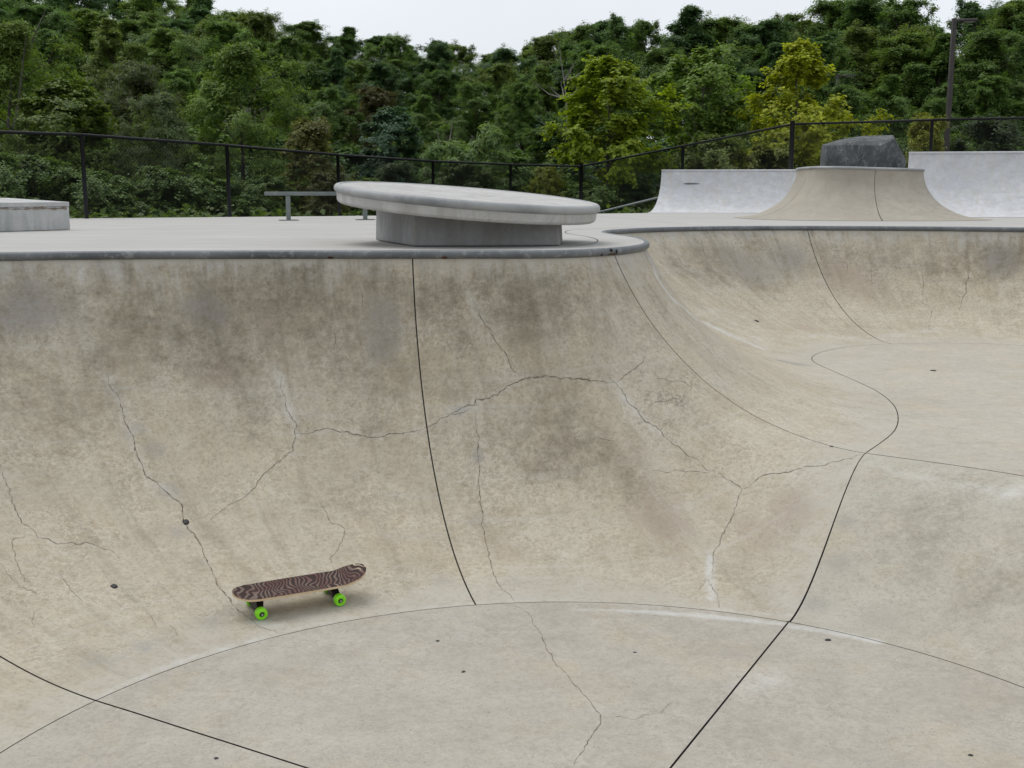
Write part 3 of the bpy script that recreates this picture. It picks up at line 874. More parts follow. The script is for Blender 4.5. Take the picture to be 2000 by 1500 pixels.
# ------------------------------------------------------------------ flat grind rail
fr = tag(empty('grind_rail', (-3.7, 18.75, 0)), 'low grey flat grind rail on two posts behind the disc table', 'grind rail')
e0, e1 = Vector((-0.33, -0.15, 0)), Vector((1.75, 0.72, 0))
dr = (e1 - e0).normalized(); sdv = Vector((-dr.y, dr.x, 0))
def bar(name, a, b, w, h, mat, par, z0):
    pts = [a - sdv * w / 2, b - sdv * w / 2, b + sdv * w / 2, a + sdv * w / 2]
    return bevel_poly_prism(name, [(p.x, p.y, z0) for p in pts], [(p.x, p.y, z0 + h) for p in pts], mat, par, min(w, h) * .2, 2)
bar('rail_bar', e0, e1, 0.06, 0.062, M['galv'], fr, 0.405)
for k in (0.0, 1.30):
    c = dr * (k + 0.02)
    bar('post', c - dr * .035, c + dr * .035, 0.055, 0.388, M['galv'], fr, 0.016)
    bar('base_plate', c - dr * .15, c + dr * .15, 0.2, 0.012, M['galv'], fr, 0.003)

# sloping pipe rail behind the table
sr = tag(empty('sloped_handrail', (2.0, 28.6, 0)), 'thin sloping steel pipe rail beside the small white quarter pipe', 'handrail')
tubes('rail_pipe', [([(0.05, 0, -0.02), (0.30, 0, 0.035), (1.9, .2, 0.42), (2.6, .25, .60)], 0.026)], M['galv'], sr)
tubes('post', [([(1.9, .2, -0.35), (1.9, .2, 0.40)], 0.024)], M['galv'], sr)
tubes('post', [([(0.06, 0.0, -0.35), (0.06, 0.0, -0.02)], 0.024)], M['galv'], sr)

# ------------------------------------------------------------------ quarter pipes and the flared island
def quarter(name, label, base0, base1, height, run, depth, shear, slot=None, back_lean=0.13):
    """curved ramp between two base points, rising away from the camera; shear leans its left end"""
    o = tag(empty(name, (base0[0], base0[1], 0)), label, 'quarter pipe', 'white quarter pipes at the back of the park')
    b0, b1 = Vector((0, 0)), Vector((base1[0] - base0[0], base1[1] - base0[1]))
    ax = b1.normalized(); bk = Vector((-ax.y, ax.x))
    rr = (height ** 2 + run ** 2) / (2 * height) if run > height else height
    fm = math.asin(min(1, run / rr))
    prof = [(rr * math.sin(fm * k / 22), rr * (1 - math.cos(fm * k / 22)) + 0.004) for k in range(23)]
    if run <= height: prof = [(run * math.sin(math.pi / 2 * k / 22), height * (1 - math.cos(math.pi / 2 * k / 22)) + .004) for k in range(23)]
    nn = 30
    V, Fc = [], []
    for i in range(nn + 1):
        for h, v in prof:
            lean = shear * (h / run) ** 0.9 * (1 - i / nn)
            p = b1 * (i / nn) + ax * lean + bk * h
            V.append((p.x, p.y, v))
    m = len(prof)
    for i in range(nn):
        for j in range(m - 1):
            a = i * m + j
            Fc.append((a, a + m, a + m + 1, a + 1))
    pyd('ramp_face', V, Fc, M['quarter'], o, True)
    for i in (0, nn):
        L = [Vector(V[i * m + j]) for j in range(m)]
        bv = bk + ax * (back_lean if i == 0 else 0)
        sd = [p + Vector((-ax.x, -ax.y, 0)) * (0.003 if i == 0 else -0.003) for p in L]
        bt = Vector((sd[-1].x + bv.x * depth, sd[-1].y + bv.y * depth, L[-1].z))
        bb = Vector((bt.x, bt.y, 0.0))
        low = [Vector((p.x, p.y, 0.0)) for p in sd]
        VV = sd + low + [bt, bb]
        F2 = [(k, k + 1, m + k + 1, m + k) for k in range(m - 1)] + [(m - 1, 2 * m, 2 * m + 1, 2 * m - 1)]
        pyd('side_wall', VV, F2, M['quarter'], o)
    t0, t1 = Vector(V[m - 1]), Vector(V[-1])
    b3 = Vector((bk.x, bk.y, 0)) * depth
    b4 = b3 + Vector((ax.x, ax.y, 0)) * depth * back_lean
    pyd('platform', [t0, t1, t1 + b3, t0 + b4, Vector((t0.x, t0.y, 0)) + b4, Vector((t1.x, t1.y, 0)) + b3], [(0, 1, 2, 3), (3, 2, 5, 4)], M['quarter'], o)
    tubes('coping', [([t0 + Vector((0, 0, .0)), t1], 0.026)], M['quarter'], o, True, 10)
    if slot:
        fx, t = slot
        j = int(m * t)
        p = Vector(V[int(nn * fx) * m + j]); q = Vector(V[int(nn * fx) * m + j + 1]) 
        nr = Vector((-bk.x, -bk.y, 0.25)).normalized()
        a3 = Vector((ax.x, ax.y, 0))
        c = (p + q) / 2
        ribbon('drain_slot', [c + a3 * (.4 * (k / 8 - .5)) for k in range(9)], nr, 0.035, 0.012, M['coping'], o, 0.1, True)
    return o
quarter('quarter_pipe', 'low white quarter pipe left of the boulder island', (3.27, 27.7), (9.4, 27.4), 1.03, 0.95, 1.3, 0.42, (0.16, 0.78))
quarter('quarter_pipe', 'tall white quarter pipe at the right edge behind the boulder', (7.36, 21.9), (13.6, 21.1), 1.25, 1.25, 1.4, 0.46, None, 0.5)

vol = tag(empty('volcano_ramp', (6.25, 20.7, 0)), 'flared tan concrete island ramp carrying a dark boulder', 'ramp')
NA, NP = 96, 22
def vol_pt(an, f):
    """f = 0 on the deck, 1 at the rim: a rounded square whose sides sweep out"""
    c, s = math.cos(an), math.sin(an)
    k = (abs(c) ** 5 + abs(s) ** 5) ** (-1 / 5)
    top = Vector((0.97 * c * k, 1.0 * s * k))
    k2 = (abs(c) ** 2.6 + abs(s) ** 2.6) ** (-1 / 2.6)
    low = Vector((2.10 * c * k2, 2.45 * s * k2))
    z = 0.86 * (1 - math.cos(f * math.pi / 2)) ** 1.0
    u = math.sin(f * math.pi / 2)
    p = low.lerp(top, u)
    return Vector((p.x, p.y, 0.004 + z + 0.03 * (-c) * f))
def jang(a, f):                               # the front joint runs off the radial line
    return a + (R(-4) + R(8) * f if abs(a % (2 * math.pi) - ja % (2 * math.pi)) < 1e-6 else 0)
ja = R(-94)
def vol_panel(a0, a1):
    V, Fc = [], []
    n = max(8, int(abs(a1 - a0) / (2 * math.pi) * NA))
    g = 0.004
    for i in range(n + 1):
        for j in range(NP + 1):
            b0, b1 = jang(a0, j / NP), jang(a1, j / NP)
            an = b0 + g + (b1 - b0 - 2 * g) * i / n
            V.append(vol_pt(an, j / NP))
    for i in range(n):
        for j in range(NP):
            a = i * (NP + 1) + j
            Fc.append((a, a + NP + 1, a + NP + 2, a + 1))
    pyd('ramp_panel', V, Fc, M['volcano'], vol, True)
jl = [ja, R(10), R(100), R(190), ja + 2 * math.pi]
for a0, a1 in zip(jl, jl[1:]): vol_panel(a0, a1)
for an in jl[:-1]:
    pts = [vol_pt(jang(an, k / 20), k / 20) for k in range(21)]
    nr = [Vector((math.cos(an), math.sin(an), 0.6)).normalized()] * 21
    ribbon('joint_sealant', pts, nr, 0.05, -0.008, M['seam'], vol)
rim = [vol_pt(2 * math.pi * k / NA, 1) for k in range(NA)]
pyd('top_platform', rim, [tuple(range(NA))], M['deck'], vol)
V, Fc = tube_data(rim, 0.024, 8, closed=True)
pyd('rim_coping', V, Fc, M['rim'], vol, True)

def boulder(name, label, loc, pts, scale, seed, sub=3, amp=0.016):
    bm = bmesh.new()
    for p in pts: bm.verts.new((p[0] * scale, p[1] * scale, p[2] * scale))
    bmesh.ops.convex_hull(bm, input=bm.verts[:])
    bmesh.ops.delete(bm, geom=[v for v in bm.verts if not v.link_faces], context='VERTS')
    bmesh.ops.bevel(bm, geom=bm.edges[:], offset=0.009 * scale, segments=1, affect='EDGES')
    bmesh.ops.triangulate(bm, faces=bm.faces[:])
    bmesh.ops.subdivide_edges(bm, edges=[e for e in bm.edges if e.calc_length() > 0.12 * scale], cuts=sub, use_grid_fill=True)
    bmesh.ops.triangulate(bm, faces=bm.faces[:])
    for v in bm.verts:
        if v.co.z > 0.04:
            n = v.co * 3 / scale + Vector((seed, 0, 0))
            v.co += Vector((mnoise.noise(n), mnoise.noise(n + Vector((5, 5, 5))), mnoise.noise(n + Vector((9, 2, 1))))) * amp * scale
    o = from_bm(name, bm, M['rock'])
    o.location = loc
    return tag(o, label, 'boulder')
boulder('boulder', 'large dark grey boulder with a flat sloping top on the island ramp', (6.28, 20.62, 0.868),
        [(-.74, -.46, 0), (-.06, -.60, 0), (.70, -.22, 0), (.80, .4, 0), (-.62, .5, 0), (-.77, -.40, .41), (.0, -.52, .42), (.14, -.60, .40), (.42, -.46, .53), (.10, .30, .62), (.52, -.10, .60), (.62, .2, .56), (.76, -.16, .12), (-.40, .3, .52), (-.7, .1, .45)], 1.0, 3)
boulder('boulder', 'dark rock peeping over the ledge at the left edge', (-7.65, 16.0, -0.03),
        [(-.6, -.3, 0), (.5, -.35, 0), (.6, .3, 0), (-.5, .4, 0), (-.4, -.2, .45), (.2, -.2, .47), (.45, .1, .38), (-.3, .25, .42)], 1.05, 8)

# ------------------------------------------------------------------ skateboard
def board():
    P1, n1 = hit(510, 1209); P2, n2 = hit(663, 1182)
    wb = (P2 - P1).length
    xa = (P2 - P1).normalized()
    up0 = (n1 + n2).normalized()
    mid = (P1 + P2) / 2
    TR = 0.185                               # track width
    best = None
    for k in range(-40, 41):
        up = Matrix.Rotation(R(k * .5), 3, xa) @ up0
        ya = up.cross(xa).normalized()
        m = mid + ya * TR
        q = TREE.find_nearest(m)
        e = q[3]
        if best is None or e < best[0]: best = (e, up, ya)
    up, ya = best[1], best[2]
    up = xa.cross(ya).normalized()
    root = tag(empty('skateboard'), 'skateboard with dark wavy patterned deck and lime green wheels on the bowl wall', 'skateboard')
    mtx = Matrix.Identity(4)
    origin = mid + ya * TR / 2
    for i, ax in enumerate((xa, ya, up)):
        for r in range(3): mtx[r][i] = ax[r]
    for r in range(3): mtx[r][3] = origin[r]
    root.matrix_world = mtx
    L = wb * 1.70
    H = 0.104                                # deck underside over the ground
    WD = 0.215
    # outline: half length hl, rounded ends; the right end kicks up
    def half_w(x):
        a = abs(x) / (L / 2)
        nose = 0.70 if x < 0 else 0.74
        w = WD / 2 * (1.0 - 0.10 * max(0, a - .3))
        if a > nose: w *= math.sqrt(max(0, 1 - ((a - nose) / (1 - nose)) ** 2.2))
        return w
    def camber(x):
        z = 0.0
        if x > L * .29: z += 0.050 * ((x - L * .29) / (L * .21)) ** 1.35
        if x < -L * .33: z += 0.012 * ((-L * .33 - x) / (L * .17)) ** 1.5
        return z
    NX, NY = 60, 10
    def sheet(z0, shrink=1.0):
        V = []
        for i in range(NX + 1):
            x = -L / 2 * math.cos(math.pi * i / NX) * (1 - (1 - shrink) * .3)
            for j in range(NY + 1):
                v = -1 + 2 * j / NY
                y = v * half_w(x) * shrink
                V.append(Vector((x + 0.028, y, z0 + camber(x) + 0.006 * v * v * (1 if abs(x) < L * .4 else 0.6))))
        return V
    def sheet_faces(off, flip=False):
        f = []
        for i in range(NX):
            for j in range(NY):
                a = off + i * (NY + 1) + j
                q = (a, a + NY + 1, a + NY + 2, a + 1)
                f.append(tuple(reversed(q)) if flip else q)
        return f
    lo, hi = sheet(H), sheet(H + 0.0115)
    V = lo + hi
    off = len(lo)
    Fc = sheet_faces(0, True) + sheet_faces(off)
    for i in range(NX):
        for j in (0, NY):
            a, b = i * (NY + 1) + j, (i + 1) * (NY + 1) + j
            q = (a, b, b + off, a + off)
            Fc.append(q if j == 0 else tuple(reversed(q)))
    t = NT('maple_board_edge')
    c = t.coord()
    ply = t.rng(t.noise(t.mapping(c, (3, 3, 60)), 3, 3), 0.35, 0.65)
    M['maple'] = t.done(t.mix(ply, (0.58, 0.42, 0.25), (0.74, 0.60, 0.42)), 0.45)
    dk = pyd('deck', V, Fc, M['maple'], root, False)
    # printed grip
    t = NT('wavy_striped_grip_print')
    c = t.coord()
    cw = t.node('ShaderNodeVectorMath', {0: c, 1: t.node('ShaderNodeVectorMath', {0: t.noise(c, 5.4, 2, 0.4, 0.2, True), 3: 0.27}, operation='SCALE').outputs[0]}, operation='ADD').outputs[0]
    w = t.node('ShaderNodeTexWave', {'Vector': t.mapping(cw, (1, .45, 0), (0, 0, .35)), 'Scale': 13, 'Distortion': 0.6, 'Detail': 1.0, 'Detail Scale': 1.2}).outputs['Fac']
    band = t.rng(w, 0.42, 0.80)
    tone = t.rng(t.noise(c, 9, 3), 0.4, 0.6)
    pale = t.mix(tone, (0.128, 0.066, 0.056), (0.165, 0.126, 0.104))
    col = t.mix(band, (0.040, 0.025, 0.023), pale)
    rare = t.math('MULTIPLY', t.rng(w, 0.90, 0.97), t.rng(t.noise(c, 4.5, 1), 0.60, 0.66))
    col = t.mix(rare, col, (0.66, 0.52, 0.36))
    gm = t.done(col, 0.8, 0, 0.2)
    gv = sheet(H + 0.0130, 0.985)
    pyd('grip_sheet', gv, sheet_faces(0), gm, root, True)
    green = flat('lime_green_urethane', (0.25, 0.80, 0.016), 0.32, 0, 0.06, 30, 0.5)
    core = flat('dark_wheel_core', (0.02, 0.06, 0.015), 0.5)
    blk = flat('black_truck_metal', (0.010, 0.010, 0.012), 0.42, 0.3, 0.2, 40)
    chrome = flat('bearing_steel', (0.45, 0.46, 0.44), 0.3, 0.8, 0.1, 40)
    WR, WW = 0.0335, 0.042
    def lathe_y(prof, cx, cy, cz, sgn, name, mat, par, seg=28):
        V, Fc = [], []
        for r, y in prof:
            for k in range(seg):
                a = 2 * math.pi * k / seg
                V.append((cx + r * math.cos(a), cy + y * sgn, cz + r * math.sin(a)))
        for i in range(len(prof) - 1):
            for k in range(seg):
                l = (k + 1) % seg
                Fc.append((i * seg + k, i * seg + l, (i + 1) * seg + l, (i + 1) * seg + k))
        Fc.append(tuple(range(seg))); Fc.append(tuple(range((len(prof) - 1) * seg, len(prof) * seg)))
        bm = bmesh.new()
        me = bpy.data.meshes.new(name); me.from_pydata(V, [], Fc)
        bm.from_mesh(me); bpy.data.meshes.remove(me)
        return from_bm(name, bm, mat, par, False)
    for sx in (-1, 1):
        cx = sx * wb / 2
        # truck: base plate, hanger, axle
        box('truck_base', (cx - .042, -.027, H - .022), (cx + .042, .027, H - .0005), blk, root, .004)
        bm = bmesh.new()
        hv = [(cx - .018, -.075, WR - .012), (cx + .018, -.075, WR - .012), (cx + .018, .075, WR - .012), (cx - .018, .075, WR - .012),
              (cx - .022 - sx * .012, -.024, H - .018), (cx + .022 - sx * .012, -.024, H - .018), (cx + .022 - sx * .012, .024, H - .018), (cx - .022 - sx * .012, .024, H - .018),
              (cx - .014, -.075, WR + .014), (cx + .014, -.075, WR + .014), (cx + .014, .075, WR + .014), (cx - .014, .075, WR + .014)]
        for p in hv: bm.verts.new(p)
        bmesh.ops.convex_hull(bm, input=bm.verts[:])
        from_bm('truck_hanger', bm, blk, root)
        tubes('axle', [([(cx, -TR / 2 - .026, WR), (cx, TR / 2 + .026, WR)], 0.0042)], chrome, root, True, 8)
        for sy in (-1, 1):
            cy = sy * TR / 2
            wh = lathe_y([(WR * .42, -WW / 2 + .003), (WR * .5, -WW / 2), (WR * .86, -WW / 2), (WR * .96, -WW / 2 + .005), (WR, -WW / 2 + .011), (WR, WW / 2 - .011), (WR * .96, WW / 2 - .005), (WR * .86, WW / 2), (WR * .5, WW / 2), (WR * .42, WW / 2 - .005)], cx, cy, WR, sy, 'wheel', green, root)
            lathe_y([(WR * .41, WW / 2 - .009), (WR * .41, WW / 2 - .0045), (WR * .2, WW / 2 - .004)], cx, cy, WR, sy, 'bearing', core, wh, 20)
            lathe_y([(.0065, WW / 2 - .004), (.0065, WW / 2 + .003), (.004, WW / 2 + .004)], cx, cy, WR, sy, 'axle_nut', chrome, wh, 6)
board()

# ------------------------------------------------------------------ tar blots and crumbs on the concrete
def blot(px, py, rpx, label, flatness=0.25, seed=1):
    p, n = hit(px, py)
    r = rpx * (p - Vector((0, 0, CZ))).length / FPX
    rnd = random.Random(seed)
    bm = bmesh.new()
    bmesh.ops.create_icosphere(bm, subdivisions=2, radius=1)
    q = n.to_track_quat('Z', 'Y')
    for v in bm.verts:
        k = 1 + 0.45 * mnoise.noise(v.co * 1.6 + Vector((seed * 3.1, 0, 0)))
        v.co = q @ Vector((v.co.x * r * k, v.co.y * r * 1.25 * k, max(v.co.z, -.1) * r * flatness))
    o = from_bm('debris', bm, M['tar'], None, True)
    o.location = p + n * r * flatness * 0.08
    tag(o, label, 'debris', 'dark crumbs lying on the bowl concrete')
for k, (x, y, r, l) in enumerate(((363, 1020, 6.5, 'black crumb on the long crack up and left of the skateboard'),
        (223, 1145, 6.5, 'dark crumb on the left bowl wall below the branching cracks'),
        (905, 1312, 4, 'small dark speck on the deep floor below the black wall joint'),
        (1617, 1250, 5.5, 'flat dark speck beside the black floor joint under the white seam'),
        (1896, 1475, 4, 'thin dark sliver at the lower right of the deep floor'),
        (1240, 1274, 3, 'tiny dark speck on the floor right of the floor crack'),
        (855, 1252, 3.5, 'tiny dark twig on the floor below the bottom of the wall joint'),
        (1478, 627, 4, 'dark speck on the far bowl wall above the valley'),
        (1823, 724, 5, 'thin dark leaf on the pale scratch of the shallow floor'),
        (1624, 872, 3.5, 'dark speck on the hip just above the curved joint'),
        (422, 1481, 4, 'small dark speck on the floor at the bottom left'))):
    blot(x, y, r, l, 0.3, k + 1)

# ------------------------------------------------------------------ chain link fence
fence = tag(empty('chain_link_fence', (-7.5, 20.9, -0.1)), 'black chain-link fence with top rail running behind the whole park', 'fence')
FO = fence.location.copy()
FP = [(-11.0, 18.4, 1.50, 1.6, .038), (-7.66, 20.5, 1.475, 1.58, .038), (-5.75, 23.2, 1.41, 1.58, .038), (-3.99, 26.3, 1.335, 1.56, .038), (-2.0, 29.0, 1.275, 1.52, .038), (-0.04, 31.0, 1.250, 1.52, .038),
      (1.97, 32.6, 1.245, 1.52, .055), (4.55, 30.6, 1.72, 1.5, .040), (7.1, 29.2, 2.20, 1.45, .060), (10.05, 27.6, 2.20, 1.4, .040), (13.1, 26.3, 2.19, 1.4, .040), (16.2, 25.0, 2.17, 1.4, .040)]
for i, (x, y, zt, h, r) in enumerate(FP):
    extra = 0.07 if r > .05 else 0.0
    p = Vector((x, y, 0)) - FO
    tubes('fence_post', [([(p.x, p.y, zt - h - FO.z), (p.x, p.y, zt + extra - FO.z)], r)], M['black'], fence, True, 10)
    if r > .05:
        tubes('post_cap', [([(p.x, p.y, zt + extra - FO.z), (p.x, p.y, zt + extra + .02 - FO.z)], r * 1.15)], M['black'], fence, True, 10)
for a, b in zip(FP, FP[1:]):
    A3, B3 = Vector((a[0], a[1], a[2])) - FO, Vector((b[0], b[1], b[2])) - FO
    tubes('top_rail', [([A3, B3], 0.028)], M['black'], fence, True, 8)
    ax = Vector((B3.x - A3.x, B3.y - A3.y, 0)); W3 = ax.length; ax /= W3
    Hh = 1.42
    pitch = 0.075
    V, Fc = [], []
    nb = Vector((-ax.y, ax.x, 0))
    def wire(x0, z0, x1, z1, yo):
        w = 0.0030
        def pt(x, z):
            base = A3.lerp(B3, x / W3)
            return Vector((base.x, base.y, base.z - Hh + z)) + nb * yo
        p, q = pt(x0, z0), pt(x1, z1)
        t = (q - p).normalized(); s = t.cross(nb).normalized()
        o = len(V)
        for c in (p, q):
            V.extend((c + s * w, c - s * w * .5 + nb * w * .87, c - s * w * .5 - nb * w * .87))
        for k in range(3):
            l = (k + 1) % 3
            Fc.append((o + k, o + l, o + 3 + l, o + 3 + k))
    k = -Hh
    while k < W3:
        x0, x1 = max(0, k), min(W3, k + Hh)
        if x1 > x0:
            wire(x0, x0 - k, x1, x1 - k, 0.003)
            wire(x0, Hh - (x0 - k), x1, Hh - (x1 - k), -0.003)
        k += pitch
    pyd('mesh_panel', V, Fc, M['black'], fence)

# ------------------------------------------------------------------ lamp posts
def lamp(name, label, x, y, top, w, arm):
    b = gz(x, y)
    o = tag(empty(name, (x, y, b)), label, 'lamp post', 'lamp posts behind the fence')
    hgt = top - b
    bm = bmesh.new()
    lo = [bm.verts.new((sx * w / 2, sy * w / 2, -.2)) for sx, sy in ((-1, -1), (1, -1), (1, 1), (-1, 1))]
    hi = [bm.verts.new((sx * w * .42, sy * w * .42, hgt)) for sx, sy in ((-1, -1), (1, -1), (1, 1), (-1, 1))]
    bm.faces.new(hi)
    for i in range(4): bm.faces.new((lo[i], lo[(i + 1) % 4], hi[(i + 1) % 4], hi[i]))
    from_bm('pole', bm, M['pole'], o)
    box('arm', (w * .42, -.03, hgt - .10), (.22, .03, hgt - .03), M['pole'], o, .006)
    h = box('lamp_head', (.20, -.17, hgt - .10), (.20 + arm, .17, hgt - .02), M['pole'], o, .02)
    box('lens', (.26, -.13, hgt - .112), (.14 + arm, .13, hgt - .101), flat('frosted_lens', (.5, .5, .5), .4), h, .003)
    return o
pt = at_y(1864, 36, 34.0)
lamp('lamp_post', 'tall dark square lamp post behind the fence at the right', pt.x, 34.0, pt.z, 0.135, 0.42)
pt = at_y(1636, 146, 60.0)
lamp('lamp_post', 'distant lamp post half hidden by leaves above the yellow tree', pt.x, 60.0, pt.z, 0.16, 0.7)

# ------------------------------------------------------------------ trees
def leaf_mesh(name, C, Nrm, L, Wd, seed, droop=0.0):
    """kite-shaped leaves, one folded quad each, at centres C with normals Nrm"""
    rg = np.random.default_rng(seed)
    n = len(C)
    Nrm = Nrm / np.linalg.norm(Nrm, axis=1, keepdims=True)
    rv = rg.normal(size=(n, 3))
    rv[:, 2] -= droop
    d = rv - (rv * Nrm).sum(1, keepdims=True) * Nrm
    d /= np.linalg.norm(d, axis=1, keepdims=True)
    w = np.cross(Nrm, d)
    sz = rg.uniform(0.65, 1.35, (n, 1))
    l = L * sz / 2; ww = Wd * sz / 2
    V = np.empty((n, 4, 3), dtype=np.float32)
    V[:, 0] = C - d * l
    V[:, 1] = C + w * ww + Nrm * (ww * .35) - d * l * .1
    V[:, 2] = C + d * l
    V[:, 3] = C - w * ww + Nrm * (ww * .35) - d * l * .1
    me = bpy.data.meshes.new(name)
    me.vertices.add(4 * n); me.loops.add(4 * n); me.polygons.add(n)
    me.vertices.foreach_set('co', V.ravel())
    me.loops.foreach_set('vertex_index', np.arange(4 * n, dtype=np.int32))
    me.polygons.foreach_set('loop_start', np.arange(0, 4 * n, 4, dtype=np.int32))
    me.polygons.foreach_set('loop_total', np.full(n, 4, dtype=np.int32))
    me.update()
    at = me.attributes.new('shade', 'FLOAT', 'FACE')
    at.data.foreach_set('value', rg.random(n).astype(np.float32))
    me.materials.append(M['leaf'])
    return me
def crown_points(rg, lobes, per, sub, spread, upw=0.5, fill=0.25):
    """leaf centres and normals: lobes carry sprays, sprays carry leaves"""
    Cs, Ns = [], []
    for (cx, cy, cz, r) in lobes:
        c = np.array((cx, cy, cz))
        d = rg.normal(size=(sub, 3)); d[:, 2] = d[:, 2] * 0.9 + 0.25
        d /= np.linalg.norm(d, axis=1, keepdims=True)
        rad = r * (1 - fill * rg.random((sub, 1)) ** 1.5) * rg.uniform(.85, 1.12, (sub, 1))
        sc = c + d * rad
        k = per // sub
        off = rg.normal(size=(sub, k, 3)) * (spread * r)
        off[:, :, 2] *= 0.7
        pts = sc[:, None, :] + off
        nrm = d[:, None, :] * 0.75 + off / (spread * r) * 0.35 + rg.normal(size=(sub, k, 3)) * 0.42
        nrm[:, :, 2] += upw
        Cs.append(pts.reshape(-1, 3)); Ns.append(nrm.reshape(-1, 3))
    return np.concatenate(Cs), np.concatenate(Ns)
def trunk_mesh(name, lobes, h0, r0, rg, top, mat):
    """tapered trunk with a limb to each larger lobe"""
    lst = []
    bend = rg.normal(size=2) * 0.03 * top
    def tp(z):
        u = z / top
        return Vector((bend[0] * math.sin(u * 3), bend[1] * math.sin(u * 2.4 + .4) - bend[1] * math.sin(.4), z))
    zs = [top * k / 9 for k in range(10)]
    lst.append(([tp(z) for z in zs], [max(r0 * (1 - .92 * (z / top)) + r0 * .35 * math.exp(-z * 4 / top * 3), r0 * .06) for z in zs]))
    for (cx, cy, cz, r) in lobes:
        z0 = min(max(h0, cz - r * 1.3 - math.hypot(cx, cy) * .55), top * .93)
        a = tp(z0); b = Vector((cx, cy, cz))
        m = a.lerp(b, .5) + Vector((0, 0, -.08 * (b - a).length)) + Vector(rg.normal(size=3)) * .05 * (b - a).length
        rr = r0 * (1 - .85 * z0 / top) * .5
        lst.append(([a, a.lerp(m, .5), m, m.lerp(b, .55) + Vector(rg.normal(size=3)) * .04 * (b - a).length, b], [rr, rr * .85, rr * .65, rr * .45, rr * .25]))
        for q in range(3):
            e = b + Vector(rg.normal(size=3)) * r * .6
            lst.append(([b.lerp(m, .3), b.lerp(e, .5), e], [rr * .35, rr * .22, rr * .08]))
    V, Fc = [], []
    for pts, rad in lst:
        v, f = tube_data(pts, rad, 6)
        o = len(V); V += v; Fc += [tuple(i + o for i in q) for q in f]
    me = bpy.data.meshes.new(name)
    me.from_pydata([tuple(v) for v in V], [], Fc); me.update()
    me.polygons.foreach_set('use_smooth', [True] * len(me.polygons))
    me.materials.append(mat)
    return me
KIND = {}
def kind(key, seed, lobes_fn, leafs, sub, spread, L, Wd, top, h0, r0, upw=.5, droop=0., fill=.3, bark='bark'):
    rg = np.random.default_rng(seed)
    lobes = lobes_fn(rg)
    tot = sum(r * r for *_, r in lobes)
    Cs, Ns = [], []
    for lb in lobes:
        per = max(sub, int(leafs * lb[3] ** 2 / tot))
        s = max(5, int(sub * (lb[3] / max(l[3] for l in lobes)) ** 1.5))
        c, n = crown_points(rg, [lb], max(per, s), s, spread, upw, fill)
        Cs.append(c); Ns.append(n)
    C, Nn = np.concatenate(Cs), np.concatenate(Ns)
    ok = C[:, 2] > 0.02
    KIND[key] = (leaf_mesh(key + '_leaves', C[ok], Nn[ok], L, Wd, seed + 1, droop), trunk_mesh(key + '_wood', lobes, h0, r0, rg, top, M[bark]), float(C[:, 2].max()))
def ell(n, rx, ry, rz, zc, r0, r1, low=-.7):
    def f(rg):
        out = [(0, 0, zc + rz * .1, min(rx, rz) * .55)]
        for k in range(n):
            z = low + (1 - low) * (k + .5) / n
            a = k * 2.39996 + rg.normal() * .35
            q = math.sqrt(max(0, 1 - z * z)) * rg.uniform(.45, 1.15)
            out.append((rx * q * math.cos(a), ry * q * math.sin(a), zc + rz * z * rg.uniform(.72, 1.02), r0 + (r1 - r0) * rg.random() ** 1.3))
        return out
    return f
